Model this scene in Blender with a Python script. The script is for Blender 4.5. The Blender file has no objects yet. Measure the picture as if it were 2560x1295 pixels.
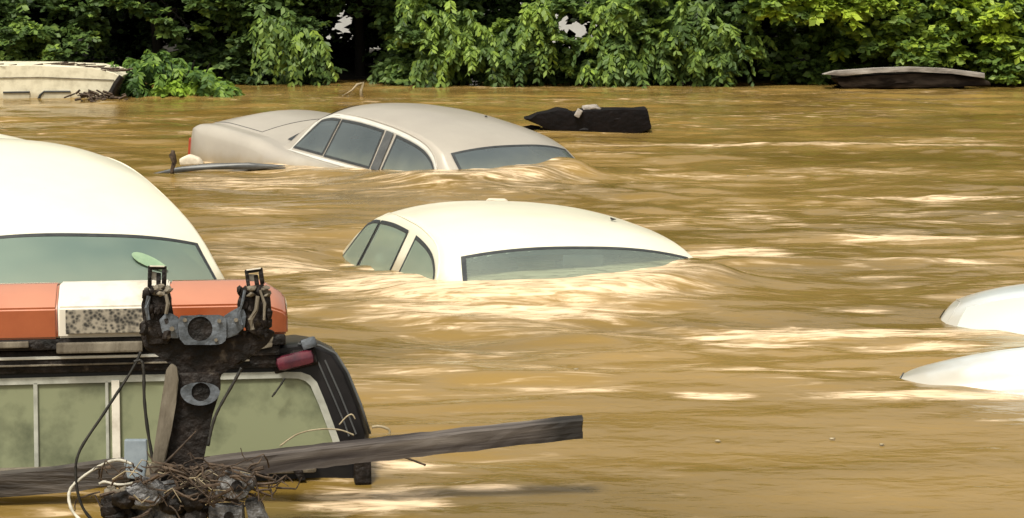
import bpy, bmesh, math, random
import numpy as np
from mathutils import Vector, Matrix, Euler
from mathutils.bvhtree import BVHTree

rnd = random.Random(7)
rng = np.random.default_rng(11)
scn = bpy.context.scene
COL = scn.collection

# ------------------------------------------------------------------ camera
F = 4777.0
TH = math.radians(8.354)
H = 1.628
cam_d = bpy.data.cameras.new("camera")
cam = bpy.data.objects.new("camera", cam_d)
COL.objects.link(cam)
cam_d.sensor_width = 36.0
cam_d.lens = 36.0 * F / 2560.0
cam_d.clip_start = 0.1
cam_d.clip_end = 600
cam.location = (0, 0, H)
cam.rotation_euler = (math.pi / 2 - TH, 0, 0)
scn.camera = cam


def ray(px, py):
    a = (px - 1280) / F
    b = (647.5 - py) / F
    return Vector((a, math.cos(TH) + b * math.sin(TH), -math.sin(TH) + b * math.cos(TH)))


def at(px, py, Y):
    r = ray(px, py)
    k = Y / r.y
    return Vector((r.x * k, Y, H + r.z * k))


def onz(px, py, z=0.0):
    r = ray(px, py)
    k = (z - H) / r.z
    return Vector((r.x * k, r.y * k, z))


# ------------------------------------------------------------------ helpers
def tag(o, label=None, cat=None, group=None, kind=None):
    if label: o['label'] = label
    if cat: o['category'] = cat
    if group: o['group'] = group
    if kind: o['kind'] = kind
    return o


def empty(name, loc=(0, 0, 0), rot=(0, 0, 0)):
    o = bpy.data.objects.new(name, None)
    o.empty_display_size = 0.2
    COL.objects.link(o)
    o.location = loc
    o.rotation_euler = rot
    return o


def mesh_obj(name, verts, faces, mat, parent=None, smooth=True, attr=None):
    me = bpy.data.meshes.new(name)
    me.from_pydata([tuple(v) for v in verts], [], [tuple(int(i) for i in f) for f in faces])
    me.update()
    if smooth:
        me.polygons.foreach_set('use_smooth', [True] * len(me.polygons))
    if mat: me.materials.append(mat)
    o = bpy.data.objects.new(name, me)
    COL.objects.link(o)
    if parent: o.parent = parent
    return o


def fast_mesh(name, V, Fq, mat, parent=None, smooth=False, attrs=None):
    """V (n,3) array, Fq (m,4) array of quads"""
    me = bpy.data.meshes.new(name)
    n, m = len(V), len(Fq)
    me.vertices.add(n)
    me.vertices.foreach_set('co', np.asarray(V, np.float32).ravel())
    me.loops.add(m * 4)
    me.loops.foreach_set('vertex_index', np.asarray(Fq, np.int32).ravel())
    me.polygons.add(m)
    me.polygons.foreach_set('loop_start', np.arange(0, m * 4, 4, dtype=np.int32))
    me.polygons.foreach_set('loop_total', np.full(m, 4, np.int32))
    me.polygons.foreach_set('use_smooth', np.full(m, smooth, bool))
    me.update(calc_edges=True)
    me.validate()
    for k, a in (attrs or {}).items():
        at_ = me.attributes.new(k, 'FLOAT', 'POINT')
        at_.data.foreach_set('value', np.asarray(a, np.float32))
    me.materials.append(mat)
    o = bpy.data.objects.new(name, me)
    COL.objects.link(o)
    if parent: o.parent = parent
    return o


class MB:
    """collects shapes into one mesh"""
    def __init__(s):
        s.bm = bmesh.new()

    def box(s, c, size, rot=None, bevel=0.0):
        r = bmesh.ops.create_cube(s.bm, size=1.0)
        vs = r['verts']
        M = Matrix.Translation(Vector(c)) @ (rot.to_4x4() if rot else Matrix.Identity(4)) @ Matrix.Diagonal((size[0], size[1], size[2], 1))
        bmesh.ops.transform(s.bm, matrix=M, verts=vs)
        if bevel:
            es = list({e for v in vs for e in v.link_edges})
            bmesh.ops.bevel(s.bm, geom=es, offset=bevel, segments=2, affect='EDGES', profile=0.6)
        return s

    def tube(s, pts, r, seg=8, r2=None, wob=0.0):
        pts = [Vector(p) for p in pts]
        n = len(pts)
        rings = []
        up = Vector((0.13, 0.2, 1)).normalized()
        for i, p in enumerate(pts):
            t = (pts[min(i + 1, n - 1)] - pts[max(i - 1, 0)])
            if t.length < 1e-9: t = Vector((0, 0, 1))
            t.normalize()
            a = t.cross(up)
            if a.length < 1e-3: a = t.cross(Vector((1, 0, 0)))
            a.normalize()
            b = t.cross(a)
            rr = r if r2 is None else r + (r2 - r) * i / max(1, n - 1)
            if wob: rr *= 1 + rnd.uniform(-wob, wob)
            rings.append([s.bm.verts.new(p + (a * math.cos(2 * math.pi * k / seg) + b * math.sin(2 * math.pi * k / seg)) * rr) for k in range(seg)])
        for i in range(n - 1):
            for k in range(seg):
                s.bm.faces.new((rings[i][k], rings[i][(k + 1) % seg], rings[i + 1][(k + 1) % seg], rings[i + 1][k]))
        s.bm.faces.new(rings[0][::-1])
        s.bm.faces.new(rings[-1])
        return s

    def prism(s, poly, ext, bevel=0.0):
        """poly: list of 3d points (planar-ish), extruded by vector ext"""
        ext = Vector(ext)
        a = [s.bm.verts.new(Vector(p)) for p in poly]
        b = [s.bm.verts.new(Vector(p) + ext) for p in poly]
        n = len(a)
        fs = [s.bm.faces.new(a), s.bm.faces.new(b[::-1])]
        for i in range(n):
            fs.append(s.bm.faces.new((a[i], b[i], b[(i + 1) % n], a[(i + 1) % n])))
        if bevel:
            es = list({e for f in fs for e in f.edges})
            bmesh.ops.bevel(s.bm, geom=es, offset=bevel, segments=2, affect='EDGES', profile=0.6, clamp_overlap=True)
        return s

    def ring_plate(s, outer, hole_c, hole_r, ext, n=28):
        """flat plate (outer polygon seen from hole centre) with a round hole, thickness ext"""
        ext = Vector(ext)
        hc = Vector(hole_c)
        out = [Vector(p) for p in outer]
        # resample the outer outline by angle about the hole in the x-z plane
        def hit(ang):
            d = Vector((math.cos(ang), 0, math.sin(ang)))
            best = None
            for i in range(len(out)):
                p, q = out[i] - hc, out[(i + 1) % len(out)] - hc
                e = q - p
                den = d.x * e.z - d.z * e.x
                if abs(den) < 1e-9: continue
                t = (p.x * e.z - p.z * e.x) / den
                u = (p.x * d.z - p.z * d.x) / den
                if t > 0 and -1e-6 <= u <= 1 + 1e-6 and (best is None or t > best): best = t
            return hc + d * (best or hole_r * 1.5)
        O, I = [], []
        for k in range(n):
            an = 2 * math.pi * k / n
            O.append(hit(an)); I.append(hc + Vector((math.cos(an), 0, math.sin(an))) * hole_r)
        vo = [s.bm.verts.new(p) for p in O]; vi = [s.bm.verts.new(p) for p in I]
        wo = [s.bm.verts.new(p + ext) for p in O]; wi = [s.bm.verts.new(p + ext) for p in I]
        for k in range(n):
            j = (k + 1) % n
            s.bm.faces.new((vo[k], vo[j], vi[j], vi[k])); s.bm.faces.new((wo[k], wi[k], wi[j], wo[j]))
            s.bm.faces.new((vo[k], wo[k], wo[j], vo[j])); s.bm.faces.new((vi[k], vi[j], wi[j], wi[k]))
        return s

    def blob(s, c, r, sc=(1, 1, 1), sub=2, rough=0.25):
        q = bmesh.ops.create_icosphere(s.bm, subdivisions=sub, radius=1.0)
        for v in q['verts']:
            k = 1 + rnd.uniform(-rough, rough)
            v.co = Vector((v.co.x * sc[0], v.co.y * sc[1], v.co.z * sc[2])) * r * k + Vector(c)
        return s

    def build(s, name, mat, parent=None, smooth=False, angle=None):
        bmesh.ops.recalc_face_normals(s.bm, faces=s.bm.faces)
        me = bpy.data.meshes.new(name)
        s.bm.to_mesh(me)
        s.bm.free()
        if smooth or angle:
            me.polygons.foreach_set('use_smooth', [True] * len(me.polygons))
        if angle:
            me.set_sharp_from_angle(angle=math.radians(angle))
        me.materials.append(mat)
        o = bpy.data.objects.new(name, me)
        COL.objects.link(o)
        if parent: o.parent = parent
        return o


# ------------------------------------------------------------------ materials
def newmat(name):
    m = bpy.data.materials.new(name)
    m.use_nodes = True
    nt = m.node_tree
    b = nt.nodes['Principled BSDF']
    return m, nt, b


def N(nt, t, **kw):
    n = nt.nodes.new(t)
    for k, v in kw.items():
        if k in n.inputs.keys() if hasattr(n.inputs, 'keys') else False:
            n.inputs[k].default_value = v
        else:
            setattr(n, k, v)
    return n


def noise_mat(name, c1, c2, scale=5, rough=0.6, metallic=0.0, bump=0.0, stretch=(1, 1, 1), spec=0.5, lo=0.35, hi=0.65, coat=0.0, detail=6, c3=None, bscale=None, rough2=None):
    m, nt, b = newmat(name)
    tc = N(nt, 'ShaderNodeTexCoord')
    mp = N(nt, 'ShaderNodeMapping')
    mp.inputs['Scale'].default_value = stretch
    nt.links.new(tc.outputs['Object'], mp.inputs['Vector'])
    nz = N(nt, 'ShaderNodeTexNoise')
    nz.inputs['Scale'].default_value = scale
    nz.inputs['Detail'].default_value = detail
    nz.inputs['Roughness'].default_value = 0.62
    nt.links.new(mp.outputs[0], nz.inputs['Vector'])
    cr = N(nt, 'ShaderNodeValToRGB')
    cr.color_ramp.elements[0].position = lo
    cr.color_ramp.elements[1].position = hi
    cr.color_ramp.elements[0].color = (*c1, 1)
    cr.color_ramp.elements[1].color = (*c2, 1)
    if c3:
        e = cr.color_ramp.elements.new(min(0.98, hi + 0.12)); e.color = (*c3, 1)
    nt.links.new(nz.outputs['Fac'], cr.inputs['Fac'])
    nt.links.new(cr.outputs['Color'], b.inputs['Base Color'])
    b.inputs['Roughness'].default_value = rough
    if rough2 is not None:
        mr = N(nt, 'ShaderNodeMapRange')
        mr.inputs['To Min'].default_value = rough; mr.inputs['To Max'].default_value = rough2
        nt.links.new(nz.outputs['Fac'], mr.inputs['Value']); nt.links.new(mr.outputs[0], b.inputs['Roughness'])
    b.inputs['Metallic'].default_value = metallic
    b.inputs['Specular IOR Level'].default_value = spec
    b.inputs['Coat Weight'].default_value = coat
    b.inputs['Coat Roughness'].default_value = 0.12
    if bump:
        n2 = N(nt, 'ShaderNodeTexNoise')
        n2.inputs['Scale'].default_value = bscale or scale * 2.5
        n2.inputs['Detail'].default_value = 5
        nt.links.new(mp.outputs[0], n2.inputs['Vector'])
        bp = N(nt, 'ShaderNodeBump')
        bp.inputs['Strength'].default_value = bump
        bp.inputs['Distance'].default_value = 0.02
        nt.links.new(n2.outputs['Fac'], bp.inputs['Height'])
        nt.links.new(bp.outputs[0], b.inputs['Normal'])
    return m


def silt_and_reflection(m, col=(.30, .22, .10), top=.075, amt=.55):
    """uneven band by world height: drying silty mud on paint, painted reflection gradient on glass"""
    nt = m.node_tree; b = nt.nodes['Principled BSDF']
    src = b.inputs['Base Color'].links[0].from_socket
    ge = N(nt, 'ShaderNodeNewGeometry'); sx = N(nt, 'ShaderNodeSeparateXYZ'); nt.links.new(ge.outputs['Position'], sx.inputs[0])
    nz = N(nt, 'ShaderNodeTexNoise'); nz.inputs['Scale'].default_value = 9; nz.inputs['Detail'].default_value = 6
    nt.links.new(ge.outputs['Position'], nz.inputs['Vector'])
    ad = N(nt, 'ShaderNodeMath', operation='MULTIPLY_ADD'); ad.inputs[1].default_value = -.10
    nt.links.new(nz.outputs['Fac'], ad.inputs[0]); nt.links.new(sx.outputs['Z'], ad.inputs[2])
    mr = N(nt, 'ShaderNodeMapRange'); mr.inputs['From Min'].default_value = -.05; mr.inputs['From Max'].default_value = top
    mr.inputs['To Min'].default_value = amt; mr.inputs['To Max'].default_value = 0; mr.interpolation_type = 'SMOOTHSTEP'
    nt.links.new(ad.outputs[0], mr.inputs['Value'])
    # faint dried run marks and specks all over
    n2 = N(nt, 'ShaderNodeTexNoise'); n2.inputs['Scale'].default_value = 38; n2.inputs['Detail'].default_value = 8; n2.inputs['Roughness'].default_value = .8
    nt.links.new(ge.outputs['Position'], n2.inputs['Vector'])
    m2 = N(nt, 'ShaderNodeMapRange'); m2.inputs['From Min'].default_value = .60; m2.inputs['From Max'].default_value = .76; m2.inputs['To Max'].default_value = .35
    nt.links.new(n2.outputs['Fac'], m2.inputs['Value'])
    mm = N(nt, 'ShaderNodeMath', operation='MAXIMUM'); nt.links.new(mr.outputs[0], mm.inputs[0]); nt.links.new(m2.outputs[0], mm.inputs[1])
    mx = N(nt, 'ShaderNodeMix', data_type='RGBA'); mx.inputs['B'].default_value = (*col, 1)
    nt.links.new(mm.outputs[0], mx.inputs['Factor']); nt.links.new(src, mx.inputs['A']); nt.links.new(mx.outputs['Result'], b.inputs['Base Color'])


M_WHITE = noise_mat('white_car_paint', (.80, .775, .64), (.86, .84, .70), 2.2, .35, coat=.4, spec=.5)
M_WHITE_COOL = noise_mat('cool_white_car_paint', (.62, .68, .72), (.72, .77, .80), 2.2, .3, coat=.4, spec=.5)
M_SILVER = noise_mat('pale_silver_car_paint', (.44, .405, .36), (.50, .465, .41), 2.0, .38, metallic=.25, coat=.35)
M_CREAM = noise_mat('cream_van_paint', (.50, .46, .34), (.74, .70, .55), 6, .6, lo=.3, hi=.55)
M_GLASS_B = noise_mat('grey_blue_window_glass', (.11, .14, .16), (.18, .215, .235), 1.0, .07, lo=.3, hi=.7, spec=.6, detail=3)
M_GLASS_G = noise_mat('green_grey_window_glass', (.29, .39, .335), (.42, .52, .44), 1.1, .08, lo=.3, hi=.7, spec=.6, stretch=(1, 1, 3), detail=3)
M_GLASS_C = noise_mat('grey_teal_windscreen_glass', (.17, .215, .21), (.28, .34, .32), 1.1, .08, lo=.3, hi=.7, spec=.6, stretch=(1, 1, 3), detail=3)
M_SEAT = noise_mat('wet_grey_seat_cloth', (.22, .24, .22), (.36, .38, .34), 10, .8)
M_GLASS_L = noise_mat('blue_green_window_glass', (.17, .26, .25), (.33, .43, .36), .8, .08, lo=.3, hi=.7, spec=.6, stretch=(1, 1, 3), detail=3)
M_GLASS_W = noise_mat('pale_windscreen_glass', (.55, .61, .55), (.66, .71, .66), 1.1, .10, lo=.3, hi=.7, spec=.6, detail=3)
M_SEAL = noise_mat('black_rubber_seal', (.02, .025, .03), (.04, .045, .05), 20, .6)
M_TRIM = noise_mat('pale_window_trim', (.62, .62, .58), (.72, .72, .68), 12, .3, metallic=.2)
M_DPILLAR = noise_mat('dark_pillar_plastic', (.06, .065, .07), (.10, .105, .11), 9, .4)
M_TAIL = noise_mat('red_tail_lamp_lens', (.30, .035, .02), (.42, .07, .03), 12, .25, coat=.4)
M_BLACK = noise_mat('dirty_black_paint', (.003, .0025, .0035), (.012, .010, .011), 7, .30, coat=.1, rough2=.55, spec=.3)
M_BLACK_ROUGH = noise_mat('grimy_black_steel', (.003, .0024, .0022), (.016, .011, .009), 16, .6, bump=.6, lo=.38, hi=.62, spec=.25, c3=(.11, .09, .07))
M_AMBER = noise_mat('orange_beacon_lens', (.27, .058, .020), (.37, .095, .034), 6, .18, coat=1.0, lo=.3, hi=.7)
def sky_glare(m, col):
    """sky glare painted onto the upward faces of a plastic lens"""
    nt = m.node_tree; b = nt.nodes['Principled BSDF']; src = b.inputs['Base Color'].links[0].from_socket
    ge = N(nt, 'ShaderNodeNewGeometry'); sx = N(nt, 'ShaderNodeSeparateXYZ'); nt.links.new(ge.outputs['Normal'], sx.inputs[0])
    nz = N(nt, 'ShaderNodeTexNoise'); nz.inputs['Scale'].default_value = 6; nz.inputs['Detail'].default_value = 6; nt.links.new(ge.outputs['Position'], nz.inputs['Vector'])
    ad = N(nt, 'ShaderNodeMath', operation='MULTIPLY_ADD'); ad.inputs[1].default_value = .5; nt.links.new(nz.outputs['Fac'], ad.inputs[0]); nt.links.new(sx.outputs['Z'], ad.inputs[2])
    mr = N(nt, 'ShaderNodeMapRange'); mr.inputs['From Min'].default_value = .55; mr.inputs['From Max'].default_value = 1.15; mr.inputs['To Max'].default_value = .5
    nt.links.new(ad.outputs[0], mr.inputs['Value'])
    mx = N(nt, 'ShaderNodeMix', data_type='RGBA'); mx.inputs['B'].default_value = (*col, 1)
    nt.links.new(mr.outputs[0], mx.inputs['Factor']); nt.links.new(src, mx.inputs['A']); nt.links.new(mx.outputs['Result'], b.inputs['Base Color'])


sky_glare(M_AMBER, (.72, .36, .25))
M_WHITEPL = noise_mat('yellowed_white_plastic', (.40, .36, .29), (.70, .66, .58), 7, .45, lo=.25, hi=.5)
M_MAROON = noise_mat('maroon_marker_lens', (.05, .008, .02), (.13, .02, .035), 25, .35, coat=.3)
M_FRAME = noise_mat('dull_aluminium_frame', (.30, .31, .27), (.48, .49, .44), 14, .5, metallic=.2)
M_MUDGLASS = noise_mat('mud_filmed_glass', (.055, .065, .04), (.22, .24, .145), 4, .35, lo=.28, hi=.52, stretch=(1, 1, 1), detail=8, spec=.4)
M_GALV = noise_mat('blue_grey_galvanised_steel', (.035, .042, .05), (.15, .17, .20), 22, .45, metallic=.35, bump=.25, lo=.32, hi=.66)
M_RUST = noise_mat('brown_grey_weathered_steel', (.085, .07, .05), (.20, .175, .135), 14, .8, bump=.5, stretch=(1, 1, .3))
M_TWIG = noise_mat('dry_twig_bark', (.012, .007, .005), (.11, .075, .05), 30, .85)
M_REED = noise_mat('dry_straw', (.20, .165, .10), (.45, .38, .26), 20, .8)
M_CABLE = noise_mat('black_cable_sheath', (.006, .006, .005), (.02, .018, .015), 30, .6)
M_ROPE = noise_mat('dirty_white_cable', (.36, .34, .28), (.58, .55, .47), 30, .7)
M_JUNK = noise_mat('muddy_grey_metal', (.03, .03, .032), (.26, .26, .27), 26, .55, bump=.8, lo=.38, hi=.68)
M_BLUEPL = noise_mat('faded_blue_grey_plate', (.14, .18, .22), (.26, .31, .36), 12, .5)
M_CHAR = noise_mat('wet_black_bark', (.0015, .001, .002), (.006, .004, .005), 9, .6, bump=.5, c3=(.05, .04, .035), lo=.4, hi=.68, spec=.2)
M_DRIFT = noise_mat('bleached_driftwood', (.10, .085, .075), (.40, .37, .34), 9, .85, bump=.6, stretch=(.25, 1, 1), lo=.3, hi=.65)
M_DRIFT_D = noise_mat('dark_driftwood', (.006, .004, .003), (.05, .038, .03), 8, .85, bump=.8, stretch=(.3, 1, 1), lo=.45, hi=.75, spec=.1)
M_BARK = noise_mat('wet_dark_bark', (.003, .003, .003), (.014, .011, .008), 8, .9, bump=.6, stretch=(1, 1, .3))
M_HOUSE = noise_mat('white_painted_boards', (.70, .70, .68), (.82, .82, .80), 3, .7)
M_ROOF = noise_mat('grey_roof_shingle', (.10, .10, .10), (.16, .16, .16), 12, .8)
M_BOARD = noise_mat('dark_grey_weathered_board', (.02, .017, .016), (.12, .105, .095), 6, .8, bump=.6, stretch=(.5, 1, 4), lo=.35, hi=.7)
M_BANK = noise_mat('wet_dark_bank_earth', (.006, .006, .007), (.022, .018, .012), 3, .95, bump=.5)
M_FOAMSOLID = noise_mat('pale_polystyrene', (.55, .48, .38), (.75, .68, .56), 20, .8)


for m_ in (M_WHITE, M_SILVER, M_WHITE_COOL, M_CREAM): silt_and_reflection(m_)
for m_ in (M_GLASS_B, M_GLASS_G, M_GLASS_L, M_GLASS_C): silt_and_reflection(m_, (.42, .46, .36), .20, .5)  # on glass the band paints a reflection, paler towards the bottom


def see_through(m, tint, fac):
    nt = m.node_tree; b = nt.nodes['Principled BSDF']; out = nt.nodes['Material Output']
    tr = N(nt, 'ShaderNodeBsdfTransparent'); tr.inputs['Color'].default_value = (*tint, 1)
    mx = N(nt, 'ShaderNodeMixShader'); mx.inputs[0].default_value = fac
    nt.links.new(tr.outputs[0], mx.inputs[1]); nt.links.new(b.outputs[0], mx.inputs[2]); nt.links.new(mx.outputs[0], out.inputs['Surface'])
    b.inputs['IOR'].default_value = 1.6


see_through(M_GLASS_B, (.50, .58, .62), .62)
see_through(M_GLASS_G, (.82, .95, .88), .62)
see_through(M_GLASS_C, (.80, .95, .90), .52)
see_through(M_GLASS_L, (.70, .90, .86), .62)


def wood_mat():
    m, nt, b = newmat('grey_weathered_timber')
    tc = N(nt, 'ShaderNodeTexCoord')
    mp = N(nt, 'ShaderNodeMapping'); mp.inputs['Scale'].default_value = (1.1, 10, 14)
    nt.links.new(tc.outputs['Object'], mp.inputs['Vector'])
    nz = N(nt, 'ShaderNodeTexNoise'); nz.inputs['Scale'].default_value = 2.2; nz.inputs['Detail'].default_value = 9; nz.inputs['Distortion'].default_value = 0.6
    nt.links.new(mp.outputs[0], nz.inputs['Vector'])
    cr = N(nt, 'ShaderNodeValToRGB')
    E_ = cr.color_ramp.elements
    E_[0].position = .36; E_[0].color = (.022, .016, .016, 1)
    E_[1].position = .60; E_[1].color = (.105, .090, .082, 1)
    e = E_.new(.74); e.color = (.19, .17, .155, 1)
    nt.links.new(nz.outputs['Fac'], cr.inputs['Fac'])
    # darker far end (object x > 0.92 of length)
    sx = N(nt, 'ShaderNodeSeparateXYZ'); nt.links.new(tc.outputs['Object'], sx.inputs[0])
    mr = N(nt, 'ShaderNodeMapRange'); mr.inputs['From Min'].default_value = .88; mr.inputs['From Max'].default_value = .945
    mr.inputs['To Min'].default_value = 1.0; mr.inputs['To Max'].default_value = .16
    nt.links.new(sx.outputs['X'], mr.inputs['Value'])
    mx = N(nt, 'ShaderNodeMix', data_type='RGBA', blend_type='MULTIPLY')
    mx.inputs['Factor'].default_value = 1
    nt.links.new(cr.outputs[0], mx.inputs['A']); nt.links.new(mr.outputs[0], mx.inputs['B'])
    nt.links.new(mx.outputs['Result'], b.inputs['Base Color'])
    b.inputs['Roughness'].default_value = .75
    bp = N(nt, 'ShaderNodeBump'); bp.inputs['Strength'].default_value = .6; bp.inputs['Distance'].default_value = .01
    nt.links.new(nz.outputs['Fac'], bp.inputs['Height']); nt.links.new(bp.outputs[0], b.inputs['Normal'])
    return m


M_WOOD = wood_mat()


def grille_mat():
    m, nt, b = newmat('speckled_speaker_grille')
    tc = N(nt, 'ShaderNodeTexCoord')
    vo = N(nt, 'ShaderNodeTexVoronoi'); vo.inputs['Scale'].default_value = 85
    nt.links.new(tc.outputs['Object'], vo.inputs['Vector'])
    nz = N(nt, 'ShaderNodeTexNoise'); nz.inputs['Scale'].default_value = 30
    nt.links.new(tc.outputs['Object'], nz.inputs['Vector'])
    ad = N(nt, 'ShaderNodeMath', operation='MULTIPLY'); nt.links.new(vo.outputs['Distance'], ad.inputs[0]); nt.links.new(nz.outputs['Fac'], ad.inputs[1])
    cr = N(nt, 'ShaderNodeValToRGB')
    cr.color_ramp.elements[0].position = .10; cr.color_ramp.elements[0].color = (.02, .018, .015, 1)
    cr.color_ramp.elements[1].position = .42; cr.color_ramp.elements[1].color = (.28, .25, .20, 1)
    nt.links.new(ad.outputs[0], cr.inputs['Fac']); nt.links.new(cr.outputs[0], b.inputs['Base Color'])
    b.inputs['Roughness'].default_value = .7
    return m


M_GRILLE = grille_mat()


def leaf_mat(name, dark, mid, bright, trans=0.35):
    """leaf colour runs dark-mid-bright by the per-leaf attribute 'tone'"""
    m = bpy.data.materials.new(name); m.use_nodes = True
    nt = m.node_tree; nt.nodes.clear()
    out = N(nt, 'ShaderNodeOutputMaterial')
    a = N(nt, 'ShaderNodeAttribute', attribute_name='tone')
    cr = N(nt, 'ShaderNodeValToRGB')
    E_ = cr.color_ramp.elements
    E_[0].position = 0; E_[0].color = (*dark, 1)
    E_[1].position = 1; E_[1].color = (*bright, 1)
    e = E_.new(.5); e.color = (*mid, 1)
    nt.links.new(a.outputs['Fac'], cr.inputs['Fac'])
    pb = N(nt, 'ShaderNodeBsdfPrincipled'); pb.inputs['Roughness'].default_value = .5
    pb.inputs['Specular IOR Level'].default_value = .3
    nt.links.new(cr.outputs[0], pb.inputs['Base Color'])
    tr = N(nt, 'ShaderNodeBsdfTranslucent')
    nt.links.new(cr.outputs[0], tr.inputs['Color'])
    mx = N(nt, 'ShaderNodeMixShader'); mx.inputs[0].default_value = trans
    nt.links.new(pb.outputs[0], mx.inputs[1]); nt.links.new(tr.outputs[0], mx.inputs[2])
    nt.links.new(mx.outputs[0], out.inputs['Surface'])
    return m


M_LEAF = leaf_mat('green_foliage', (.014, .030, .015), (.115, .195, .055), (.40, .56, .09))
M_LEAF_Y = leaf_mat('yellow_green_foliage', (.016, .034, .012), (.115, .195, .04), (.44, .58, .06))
M_LEAF_D = leaf_mat('deep_shade_foliage', (.002, .004, .004), (.006, .011, .008), (.014, .024, .014), .15)  # shade of the deep wood put into near-black leaf colours
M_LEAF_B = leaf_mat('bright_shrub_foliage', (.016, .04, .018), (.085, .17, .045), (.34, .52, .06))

# ------------------------------------------------------------------ world and sun
w = bpy.data.worlds.new("World"); scn.world = w; w.use_nodes = True
nt = w.node_tree
bg = nt.nodes['Background']
sky = nt.nodes.new('ShaderNodeTexSky'); sky.sky_type = 'NISHITA'; sky.sun_disc = False
SUN_EL, SUN_AZ = math.radians(62), math.radians(205)      # azimuth clockwise from +Y
sky.sun_elevation = SUN_EL; sky.sun_rotation = SUN_AZ
sky.air_density = 1.0; sky.dust_density = 5.0; sky.ozone_density = 0.6
hs = nt.nodes.new('ShaderNodeHueSaturation'); hs.inputs['Saturation'].default_value = .22
mxw = nt.nodes.new('ShaderNodeMix'); mxw.data_type = 'RGBA'; mxw.blend_type = 'MULTIPLY'
mxw.inputs['Factor'].default_value = 1; mxw.inputs['B'].default_value = (1.0, .945, .80, 1)
nt.links.new(sky.outputs[0], hs.inputs['Color']); nt.links.new(hs.outputs[0], mxw.inputs['A'])
nt.links.new(mxw.outputs['Result'], bg.inputs[0])
bg.inputs[1].default_value = 0.15
sd = bpy.data.lights.new("sun", 'SUN'); so = bpy.data.objects.new("sun", sd); COL.objects.link(so)
sd.energy = 3.4; sd.angle = math.radians(12); sd.color = (1, .95, .84)
dirv = Vector((math.sin(SUN_AZ) * math.cos(SUN_EL), math.cos(SUN_AZ) * math.cos(SUN_EL), math.sin(SUN_EL)))
so.rotation_euler = dirv.to_track_quat('Z', 'Y').to_euler(); so.location = dirv * 50
scn.view_settings.view_transform = 'Standard'; scn.view_settings.look = 'None'
scn.view_settings.exposure = 0; scn.view_settings.gamma = 1
scn.render.engine = 'CYCLES'
scn.cycles.use_denoising = True
scn.cycles.max_bounces = 6; scn.cycles.diffuse_bounces = 3; scn.cycles.transparent_max_bounces = 8

# ------------------------------------------------------------------ water
def px_of(X, Y, Z=0):
    z = Z - H
    d = Y * math.cos(TH) - z * math.sin(TH); u = Y * math.sin(TH) + z * math.cos(TH)
    return 1280 + F * X / d, 647.5 - F * u / d


def mound(X, Y, px, py, rx, ry, h):
    c = onz(px, py)
    return h * np.exp(-((X - c.x) / rx) ** 2 - ((Y - c.y) / ry) ** 2)


def ridge(X, Y, pts, wid, h):
    """a low crest along a polyline given by picture points on the water"""
    P = [onz(*p) for p in pts]
    out = np.zeros_like(X)
    xs = np.array([p.x for p in P]); ys = np.array([p.y for p in P])
    o = np.argsort(xs); xs = xs[o]; ys = ys[o]
    yc = np.interp(X, xs, ys)
    L = xs[-1] - xs[0]
    t = np.clip((X - xs[0]) / L, 0, 1)
    env = np.where((X > xs[0]) & (X < xs[-1]), np.sin(math.pi * t) ** .5, 0)
    return h * env * np.exp(-((Y - yc) / wid) ** 2)


r1 = np.random.default_rng(5)
WAVES = []
for i in range(70):
    lam = 0.20 * (9 ** r1.random())                 # 0.13 .. 1.8 m
    ang = r1.normal(0, 0.42)
    k = 2 * math.pi / lam
    WAVES.append((k * math.sin(ang), k * math.cos(ang), r1.random() * 6.283, lam, r1.random() * 6.283, r1.uniform(.25, .7)))


def CALM(X, Y):
    return np.exp(-np.clip(np.abs(X - 1.1) - .6, 0, None) ** 2 / .5) / (1 + np.exp(-(7.45 - Y + .15 * np.sin(X * 3)) * 6))


def water_height(X, Y):
    wx = X + .25 * np.sin(Y * 1.3 + 1.7 * np.sin(X * .7)) + .1 * np.sin(Y * 4.1 + X * 1.9)
    wy = Y + .16 * np.sin(X * 1.1 + .8 * np.sin(Y * .9)) + .05 * np.sin(X * 3.3 - Y * 1.2)
    z = np.zeros_like(X)
    for kx, ky, ph, lam, ph2, gx in WAVES:
        g = .5 + .5 * np.sin(wx * gx * 1.7 + ph2 + np.sin(wy * .8 + ph))    # patchy groups
        z += g ** 2 * .0042 * lam ** .85 * np.sin(kx * wx + ky * wy + ph)
    z *= .95
    # calm tongue nearest the camera on the right
    calm = 1 - .75 * CALM(X, Y)
    z *= calm
    # heaped water and hollows where the current meets the cars
    sw = np.zeros_like(X); sz = np.zeros_like(X)
    for cx, cy, cz in CONTACT:
        g = np.exp(-((X - cx) / .22) ** 2 - ((Y - cy) / .22) ** 2)
        g2 = .05 * np.exp(-((X - cx) / .6) ** 2 - ((Y - cy) / .55) ** 2)
        sw += g + g2; sz += (g + g2) * cz
    k = 1 - np.exp(-sw * 5)
    z = z * (1 - .45 * k) + k * sz / np.maximum(sw, 1e-6)
    z += mound(X, Y, 1850, 655, .45, .25, .03)
    z += ridge(X, Y, [(1450, 372), (1800, 362), (2200, 366), (2600, 352)], .10, .022)
    z += ridge(X, Y, [(1750, 668), (2000, 660), (2300, 655), (2600, 640)], .07, .018)
    z += ridge(X, Y, [(2050, 510), (2350, 488), (2600, 468)], .09, .018)
    z += ridge(X, Y, [(1650, 850), (1950, 838), (2300, 850)], .05, .014)
    z += ridge(X, Y, [(800, 850), (1200, 880), (1560, 885)], .04, .010)
    return z


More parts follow.
